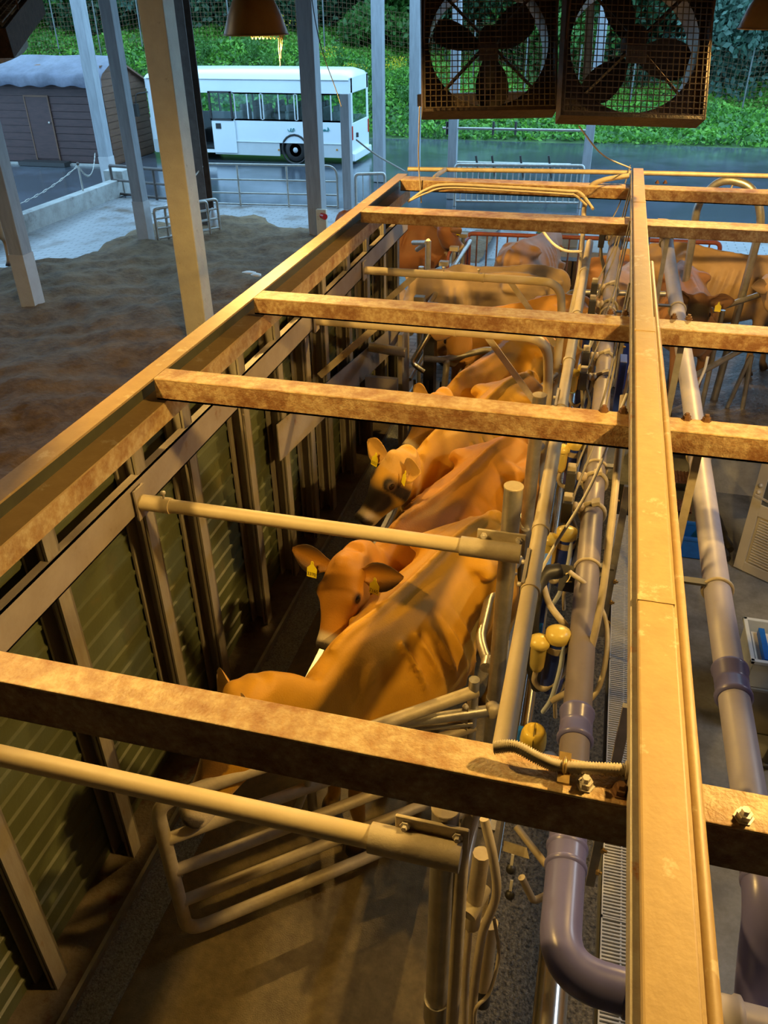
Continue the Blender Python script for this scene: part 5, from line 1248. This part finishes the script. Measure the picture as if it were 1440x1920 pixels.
# ------------------------------------------------------------------ bus
bx0, bx1, by0, by1 = -14.95, -7.92, 26.48, 28.5
t = thing('minibus', 'white minibus with open passenger door parked on the wet asphalt', 'bus', ((bx0+bx1)/2, 27.5, G))
def zz(py, px=545): return ony(px, py, by0).z
zr, zw1, zw0, zs, zbot = zz(150), zz(176), zz(226), zz(268), zz(292)
dX0, dX1, dX2 = ony(365, 230, by0).x, ony(398, 230, by0).x, ony(441, 230, by0).x
def side(y, sgn, opening):
    b = MB(); th = .04*sgn; y2 = y+th
    segs = [(bx0+.15, dX0), (dX1, bx1)] if opening else [(bx0+.15, bx1)]
    for a, c_ in segs:
        b.bb(a, c_, y, y2, zs, zw0)
    b.bb(bx0+.15, bx1, y, y2, zw1, zr)
    return b
side(by0, 1, True).build('body_side', busw, t); side(by1, -1, False).build('body_side', busw, t)
b = MB()
for a, c_ in ((bx0+.15, dX0), (dX1, -10.35), (-9.35, bx1)): b.bb(a, c_, by0-.005, by0+.035, zbot-.02, zs)
b.build('skirt', busg, t); MB().bb(bx0+.15, bx1, by1-.035, by1+.005, zbot-.02, zs).build('skirt', busg, t)
# rounded roof
prof = []
for i in range(13):
    a = math.pi*i/12; prof.append((by0+(by1-by0)*(1-math.cos(a))/2*1.0, zr+.30*math.sin(a)**.55))
vs = []; fs = []
xs = [bx0+.1, bx0+.16, bx0+.45, -12, -10, bx1-.35, bx1-.08, bx1]; kz = [.0, .55, .95, 1, 1, .97, .7, .25]
for x, kk in zip(xs, kz):
    for y, z in prof: vs.append((x, y, zr+(z-zr)*kk))
for i in range(len(xs)-1):
    for j in range(12): q = i*13+j; fs.append((q, q+13, q+14, q+1))
MB().add(vs, fs, True).build('roof', busw, t)
MB().tube([(bx0+.2, by0-.01, zr+.01), (bx1-.05, by0-.01, zr+.01)], .022, 6).build('roof_gutter', busg, t)
# rear
rb = MB()
rb.bb(bx1-.05, bx1, by0, by1, zbot-.05, zw0-.05).bb(bx1-.05, bx1, by0, by0+.22, zw0-.05, zr+.08).bb(bx1-.05, bx1, by1-.22, by1, zw0-.05, zr+.08).bb(bx1-.05, bx1, by0, by1, zw1+.02, zr+.08)
rb.build('rear_panel', busw, t, bevel=.03)
MB().bb(bx1-.03, bx1-.01, by0+.22, by1-.22, zw0-.05, zw1+.02).build('rear_window', winglass, t)
MB().bb(bx1-.02, bx1+.10, by0+.02, by1-.02, zbot-.12, zbot+.12).build('rear_bumper', busw, t, bevel=.03)
for y in (by0+.07, by1-.07): MB().bb(bx1-.01, bx1+.02, y-.06, y+.06, zs+.12, zs+.52).build('tail_light', redlens, t, bevel=.01)
MB().cyl((bx1+.02, by0+.55, zs+.15), (bx1+.02, by0+.55, zs+.28), .05).build('rear_handle', blackm, t)
MB().tube([(bx1+.015, by0+.6, zw0+.02), (bx1+.02, by0+1.05, zw0+.14)], .012, 6).build('wiper', blackm, t)
# front
MB().bb(bx0+.1, bx0+.16, by0+.02, by1-.02, zbot, zw0).bb(bx0+.1, bx0+.16, by0+.02, by1-.02, zw1+.08, zr+.02).build('front_panel', busw, t, bevel=.02)
MB().bb(bx0+.12, bx0+.14, by0+.1, by1-.1, zw0, zw1+.08).build('windscreen', winglass, t)
MB().tube(bend([(bx0+.2, by0-.02, zw1), (bx0-.15, by0-.22, zw1-.05), (bx0-.18, by0-.25, zw0+.3)], .1), .018, 6).bb(bx0-.24, bx0-.12, by0-.34, by0-.18, zw0+.05, zw0+.42).build('mirror', blackm, t)
# windows
wins = [(443, 489), (495, 553), (559, 592), (596, 640)]
edges = [dX2, ony(491, 200, by0).x, ony(555, 200, by0).x, ony(598, 200, by0).x, ony(644, 200, by0).x]
MB().bb(dX2-.02, edges[-1], by0+.0, by0+.02, zw0-.03, zw0+.02).bb(dX2-.02, edges[-1], by0, by0+.02, zw1-.02, zw1+.02).build('window_trim', busg, t)
MB().bb(edges[-1], bx1-.0, by0, by0+.04, zw0, zw1).build('rear_pillar', busw, t)
MB().bb(bx0+.15, bx0+.35, by0, by0+.04, zw0, zw1).build('front_pillar', busw, t)
for k in range(4):
    a, c_ = edges[k]+.02, edges[k+1]-.04
    wf = MB().bb(a, a+.035, by0, by0+.025, zw0, zw1).bb(c_-.035, c_, by0, by0+.025, zw0, zw1).bb((a+c_)/2-.02, (a+c_)/2+.02, by0, by0+.025, zw0, zw1).bb(a, c_, by0, by0+.025, zw0, zw0+.02).bb(a, c_, by0, by0+.025, zw1-.02, zw1).build('window_frame', busg, t)
    MB().bb(a, c_, by0+.012, by0+.017, zw0, zw1).build('pane', winglass, wf)
for k in range(5):
    a = bx0+.5+k*1.25; wf = MB().bb(a-.05, a, by1-.04, by1, zw0, zw1).build('window_frame', seatm, t); MB().bb(a, a+1.2, by1-.02, by1-.015, zw0, zw1).build('pane', winglass, wf)
# sliding door panel and black-framed window
sd = MB().bb(dX1, dX2, by0-.05, by0-.015, zs-.35, zw0-.02).build('sliding_door', busw, t, bevel=.01)
MB().bb(dX1-.03, dX1+.04, by0-.06, by0-.02, zw0-.04, zw1+.04).bb(dX2-.10, dX2-.03, by0-.06, by0-.02, zw0-.04, zw1+.04).bb(dX1-.03, dX2-.03, by0-.06, by0-.02, zw1, zw1+.05).bb(dX1-.03, dX2-.03, by0-.06, by0-.02, zw0-.04, zw0+.02).build('black_window_frame', black, sd)
MB().bb(dX1+.02, dX2-.08, by0-.04, by0-.03, zw0, zw1).build('pane', winglass, sd)
MB().bb(dX1+.14, dX1+.32, by0-.065, by0-.05, zw0-.28, zw0-.12).build('door_handle', black, sd)
# interior
MB().bb(bx0+.3, bx1-.1, by0+.1, by1-.1, zbot+.02, zbot+.08).build('cabin_floor', darkin, t)
for k in range(6):
    for y in (by0+.45, by1-.45):
        x = dX2+.2+k*.78
        if x > bx1-.4: continue
        sb = MB(); sb.box((x, y, zw0-.05), (.14, .75, .62)).box((x+.0, y-.2, zw0+.33), (.10, .26, .18)).box((x, y+.2, zw0+.33), (.10, .26, .18)).box((x-.22, y, zw0-.38), (.42, .75, .12))
        sb.build('seat', seatm, t, bevel=.04)
MB().box((bx0+.75, by0+.5, zw0-.1), (.5, .5, .8)).build('driver_seat', seatm, t, bevel=.05); MB().bb(bx0+.16, bx0+.5, by0+.1, by1-.1, zw0-.35, zw0-.05).build('dashboard', darkin, t)
MB().ring((bx0+.62, by1-.6, zw0), (.7, 0, .7), .2, .02).build('steering_wheel', blackm, t)
MB().bb(dX0+.02, dX1, by0+.02, by0+.35, zbot+.02, zbot+.12).build('door_step', stain, t)
def wheel(x, y, d):
    w_ = MB().lathe([(.20, 0), (.33, .0), (.37, .03), (.37, .20), (.33, .23), (.2, .23)], (x, y, G+.375), (0, d, 0), 28).build('wheel', black, t)
    MB().lathe([(.20, .0), (.19, .05), (.09, .05), (.08, -.01), (0, -.01)], (x, y-.0*d, G+.375), (0, d, 0), 24).build('hub', busg, w_)
wx = ony(554, 290, by0).x
wheel(wx, by0+.03, 1); wheel(wx, by1-.03, -1); fx = bx0+1.35; wheel(fx, by0+.03, 1); wheel(fx, by1-.03, -1)
MB().ring((wx, by0-.0, G+.40), (0, 1, 0), .43, .035, 20, 6, 0, math.pi*2).build('wheel_arch', black, t)
for px, py in ((523, 281), (632, 281)): q = ony(px, py, by0-.01); MB().cyl(q, q-V((0, .02, 0)), .03, 8).build('side_marker', mat('amber_lens', (.6, .25, .03), (.5, .2, .02), .3), t)
MB().tube([(dX1, by0-.02, zs), (bx1, by0-.02, zs)], .012, 4).build('side_crease', busg, t)
# teal lettering along the flank
b = MB(); random.seed(4)
for x0_, n_ in ((541, 5), (592, 12)):
    for k in range(n_):
        q = ony(x0_+k*2.1, 245+random.uniform(-1, 1), by0-.012); P = [q+V((0, 0, -.03)), q+V((random.uniform(-.04, .06), 0, random.uniform(.0, .09))), q+V((random.uniform(.0, .06), 0, random.uniform(-.03, .03))), q+V((.05, 0, -.03))]
        b.tube(catm(P, 3), .008, 4)
b.build('flank_lettering', teal, t)

# ------------------------------------------------------------------ hillside
def toe(x): return 32.4 + max(0, (-x-9)*.12)
def hill_z(x, y):
    s = max(0, y - toe(x)); L = min(1, max(0, (-x-1)/14)); H1 = .55 + 2.3*L
    a = min(1, s/3.9); z = -.6 + H1*(a*a*(3-2*a))**.8
    if s > 3.9: z += (s-3.9)*.22
    return z + .10*math.sin(x*.9+y*.5)*min(1, s) + .06*math.sin(x*2.3-y)*min(1, s)
soil = mat('grassy_soil', (.06, .13, .03), (.035, .07, .02), .9, 0, 3, .6, 10)
nx, ny = 90, 40; vs = []; fs = []
for i in range(nx+1):
    x = -50+80*i/nx
    for j in range(ny+1):
        y = 31.8+30*j/ny; vs.append((x, y, hill_z(x, y) if y > toe(x) else G-.06))
for i in range(nx):
    for j in range(ny): q = i*(ny+1)+j; fs.append((q, q+ny+1, q+ny+2, q+1))
struct(MB().add(vs, fs, True).build('floor_hillside', soil, org=(0, 0, 0)))
def leafmat(name, c1, c2, tr=.35):
    M = mat(name, c1, c2, .5, 0, 1.2, 0, None, 3)
    b = M.node_tree.nodes['Principled BSDF']; b.inputs['Subsurface Weight'].default_value = 0
    n = M.node_tree.nodes; l = M.node_tree.links
    tl = n.new('ShaderNodeBsdfTranslucent'); ms = n.new('ShaderNodeMixShader'); ms.inputs['Fac'].default_value = tr
    src = b.inputs['Base Color'].links[0].from_socket; l.new(src, tl.inputs['Color'])
    l.new(b.outputs['BSDF'], ms.inputs[1]); l.new(tl.outputs['BSDF'], ms.inputs[2]); l.new(ms.outputs['Shader'], n['Material Output'].inputs['Surface'])
    return M
lf_bright = leafmat('bright_green_leaves', (.22, .50, .06), (.11, .32, .035))
lf_mid = leafmat('mid_green_leaves', (.10, .27, .045), (.045, .14, .025))
lf_dark = leafmat('dark_green_leaves', (.035, .105, .035), (.015, .05, .02))
lf_blue = leafmat('bluish_green_leaves', (.10, .20, .15), (.05, .12, .08))
lf_flower = leafmat('yellow_flowers', (.70, .55, .02), (.6, .45, .02))
def leaves(name, pts, nrm, size, m_, parent=None, seed=0, asp=.6):
    rs = np.random.RandomState(seed); n_ = len(pts); pts = np.asarray(pts, float)
    a = rs.normal(size=(n_, 3)); a += np.asarray(nrm)*.8; a /= np.linalg.norm(a, axis=1)[:, None]
    r_ = rs.normal(size=(n_, 3)); u = np.cross(a, r_); u /= np.linalg.norm(u, axis=1)[:, None]; v = np.cross(a, u)
    s_ = (size*(.6+.8*rs.rand(n_)))[:, None]
    V4 = np.stack([pts-u*s_, pts-v*s_*asp+a*s_*.15, pts+u*s_, pts+v*s_*asp+a*s_*.15], 1).reshape(-1, 3)
    me = bpy.data.meshes.new(name); o0 = ORG[parent] if parent else V(tuple(pts.mean(0)))
    V4 = V4 - np.array(o0)
    me.vertices.add(len(V4)); me.vertices.foreach_set('co', V4.ravel())
    me.loops.add(n_*4); me.loops.foreach_set('vertex_index', np.arange(n_*4)); me.polygons.add(n_); me.polygons.foreach_set('loop_start', np.arange(n_)*4); me.polygons.foreach_set('loop_total', np.full(n_, 4))
    me.materials.append(m_); me.update(); me.validate()
    o = bpy.data.objects.new(name, me); COL.objects.link(o); ORG[o] = o0
    if parent: o.parent = parent
    else: o.location = o0
    return o
rs = np.random.RandomState(7)
P = []
for k in range(60000):
    x = rs.uniform(-30, 8); y = toe(x) + rs.uniform(0, 1)**.8*7.5
    cl = .5+.5*math.sin(x*1.9+1.5*math.sin(y*1.2))*math.sin(y*1.7+x*.6)
    P.append((x, y, hill_z(x, y)+rs.uniform(0, .10+.22*cl)))
P = np.array(P); up_ = np.tile([0, -.3, .9], (len(P), 1))
tag(leaves('bank_vegetation', P, up_, .085, lf_bright, seed=1), 'bright green creeping plants covering the bank behind the bus', 'plants', kind='stuff')
P = []
for k in range(9000):
    x = rs.uniform(-30, 8); y = toe(x) + rs.uniform(0, 3.9); P.append((x, y, hill_z(x, y)+rs.uniform(0, .3)))
tag(leaves('bank_undergrowth', P, np.tile([0, 0, .9], (len(P), 1)), .10, lf_mid, seed=2), 'darker undergrowth between the creeping plants of the bank', 'plants', kind='stuff')
def weed(x, y, h, m_, label, flower=False, n_=260):
    z = hill_z(x, y); t = thing('tall_weed', label, 'weed', (x, y, z), 'tall weeds on the bank')
    b = MB(); pts = []
    for k in range(5):
        a = rs.uniform(0, 6.28); tip = V((x+.35*math.cos(a), y+.35*math.sin(a), z+h*rs.uniform(.7, 1)))
        b.tube([(x, y, z-.05), tuple(V((x, y, z)).lerp(tip, .5)+V((0, 0, .08))), tip], .012, 5)
        for j in range(n_//5):
            f = rs.uniform(.25, 1); q = V((x, y, z)).lerp(tip, f); r_ = .22*(1.15-f); pts.append((q.x+rs.normal()*r_, q.y+rs.normal()*r_, q.z+rs.normal()*.06))
    b.build('stems', lf_mid, t); leaves('foliage', pts, np.tile([0, 0, .4], (len(pts), 1)), .07, m_, t, seed=int(x*7+99) % 1000, asp=.35)
    if flower:
        fp = [(x+rs.normal()*.25, y+rs.normal()*.2, z+h*rs.uniform(.8, 1.15)) for _ in range(90)]; leaves('flowers', fp, np.tile([0, 0, .6], (len(fp), 1)), .035, lf_flower, t, seed=5)
def hx(px, y): return ony(px, 150, y).x
W_ = [(505, 35.0, 1.5, 0), (530, 35.5, 1.7, 1), (515, 34.6, 1.1, 0), (478, 35.8, 1.2, 0), (455, 35.3, 1.0, 0), (375, 35.4, 1.1, 0), (395, 36.0, .9, 0), (620, 35.0, 1.0, 1), (640, 35.6, 1.0, 0), (665, 34.6, .9, 1), (685, 35.0, 1.0, 0),
      (735, 34.6, 1.1, 1), (748, 35.0, 1.0, 1), (760, 34.4, .8, 0), (240, 35.8, 1.6, 0), (290, 35.5, 1.2, 0), (175, 36.0, 1.5, 0), (330, 35.9, 1.0, 0), (820, 35.2, .8, 0), (1230, 34.6, .8, 0), (1340, 34.8, .9, 0)]
wl_ = ['tall weed behind the lamp cobweb', 'tall yellow-flowered weed right of the hanging lamp', 'feathery weed above the bus roof', 'weed above the bus left of the lamp web', 'low weed above the front of the bus', 'weed just right of the dark post', 'weed above the sliding door', 'yellow-flowered weed above the bus between two posts',
       'green weed above the rear of the bus', 'yellow weed above the bus rear corner', 'leafy weed left of the far grey post', 'yellow-flowered weed right of the far grey post', 'second yellow-flowered weed near the slim post', 'low weed beside the slim post', 'tall weed above the shed gable', 'weed between the cream post and the grey post',
       'tall weed behind the shed roof', 'weed behind the broad cream post', 'weed seen through the left fan', 'weed below the right fan', 'weed at the right below the fence']
for (px, y, h, f), lb in zip(W_, wl_): weed(hx(px, y), y, h, lf_mid if not f else lf_bright, lb, bool(f))
# chain-link fence
fy = 36.9
t = thing('wire_fence', 'wire mesh fence with thin posts along the top of the bank', 'fence', (-10, fy, 0))
b = MB(); x = -32
def fz(x): return hill_z(x, fy)
while x < 9: b.bar((x, fy, fz(x)-.1), (x, fy, fz(x)+2.1), .009, .009); x += .17
for k in range(13):
    P_ = [(xx, fy, fz(xx)+.05+.17*k) for xx in np.linspace(-32, 9, 30)]
    for a, c_ in zip(P_, P_[1:]): b.bar(a, c_, .009, .009)
b.build('wire_mesh', rustbolt, t)
for k in range(20): x = -31+2.1*k; MB().cyl((x, fy, fz(x)-.1), (x, fy, fz(x)+2.2), .03, 8).build('fence_post', mat('dull_fence_post', (.16, .17, .16), (.1, .11, .1), .7), t)
# trees behind the fence
bark = mat('tree_bark', (.06, .045, .03), (.03, .025, .018), .9, 0, 8, .6, 30)
def tree(x, y, h, r, m_, label, seed, n_=9000, size=.13, low=.12):
    h *= .62
    rs2 = np.random.RandomState(seed); z = hill_z(x, y); t = thing('tree', label, 'tree', (x, y, z), 'trees behind the wire fence')
    b = MB().tube([(x, y, z-.1), (x+.1, y, z+h*.4), (x-.05, y, z+h*.75)], [.16, .11, .05], 8); pts = []; nr = []
    blobs = []
    for k in range(16):
        a = rs2.uniform(0, 6.28); zz_ = z + h*(low + (1-low)*rs2.uniform(0, 1)); rr_ = r*rs2.uniform(.2, .8); c_ = V((x+rr_*math.cos(a), y+rr_*math.sin(a)*.7, zz_)); blobs.append((c_, r*rs2.uniform(.35, .6)))
        b.tube([(x, y, z+h*.3), (x*.4+c_.x*.6, y*.4+c_.y*.6, z*.3+c_.z*.7), tuple(c_)], [.05, .03, .012], 5)
    b.build('trunk', bark, t)
    for k in range(n_):
        c_, br = blobs[rs2.randint(len(blobs))]; d = rs2.normal(size=3); d /= np.linalg.norm(d); q = br*(rs2.uniform(0, 1)**.35)
        pts.append((c_.x+d[0]*q, c_.y+d[1]*q, c_.z+d[2]*q*.75)); nr.append(d)
    leaves('foliage', pts, np.array(nr), size, m_, t, seed=seed)
TR = [(-30, 40, 6.5, 3.2, 2, 'dark tree at the far left behind the shed'), (-26.5, 39.5, 6.8, 3.0, 1, 'mid green tree above the dark shed'), (-23.0, 40, 7, 3.2, 2, 'dark tree left of the broad cream post'), (-19.8, 39.5, 6.5, 2.6, 3, 'bluish-leaved tree above the front of the bus'),
      (-17.0, 40.5, 7, 3.2, 2, 'dark tree just right of the dark post'), (-14.4, 39.6, 6.6, 2.8, 2, 'dark tree behind the hanging lamp'), (-11.8, 40.2, 7, 3.0, 2, 'dark tree above the rear of the bus'), (-10.2, 38.6, 6.0, 1.9, 1, 'tree with drooping lit leaves above the bus rear'),
      (-8.0, 40, 7, 3, 2, 'dark tree between the far grey post and the slim post'), (-5.0, 39.8, 7, 3, 2, 'dark tree behind the left fan'), (-2.2, 39.2, 7, 3, 1, 'mid green tree behind the gap of the fans'), (.8, 39.8, 7, 3, 2, 'dark tree behind the right fan'), (3.8, 39.2, 7, 3, 3, 'bluish tree right of the right fan'), (6.8, 39.8, 7, 3, 2, 'dark tree at the far right'),
      (-28, 43.5, 8, 3.5, 2, 'back-row tree behind the shed'), (-21, 43.5, 8, 3.8, 2, 'back-row tree behind the cream post'), (-14, 43.5, 8, 3.8, 2, 'back-row tree behind the lamp'), (-6.5, 43.5, 8, 3.8, 2, 'back-row tree behind the slim post'), (.5, 43.5, 8, 3.8, 2, 'back-row tree behind the fans'), (6, 43.5, 8, 3.6, 2, 'back-row tree at the right')]
lm = {1: lf_mid, 2: lf_dark, 3: lf_blue}
for k, (x, y, h, r, mm, lb) in enumerate(TR): tree(x, y, h, r, lm[mm], lb, 40+k, n_=8000 if y < 42 else 6000, size=.13 if y < 42 else .2, low=.08)
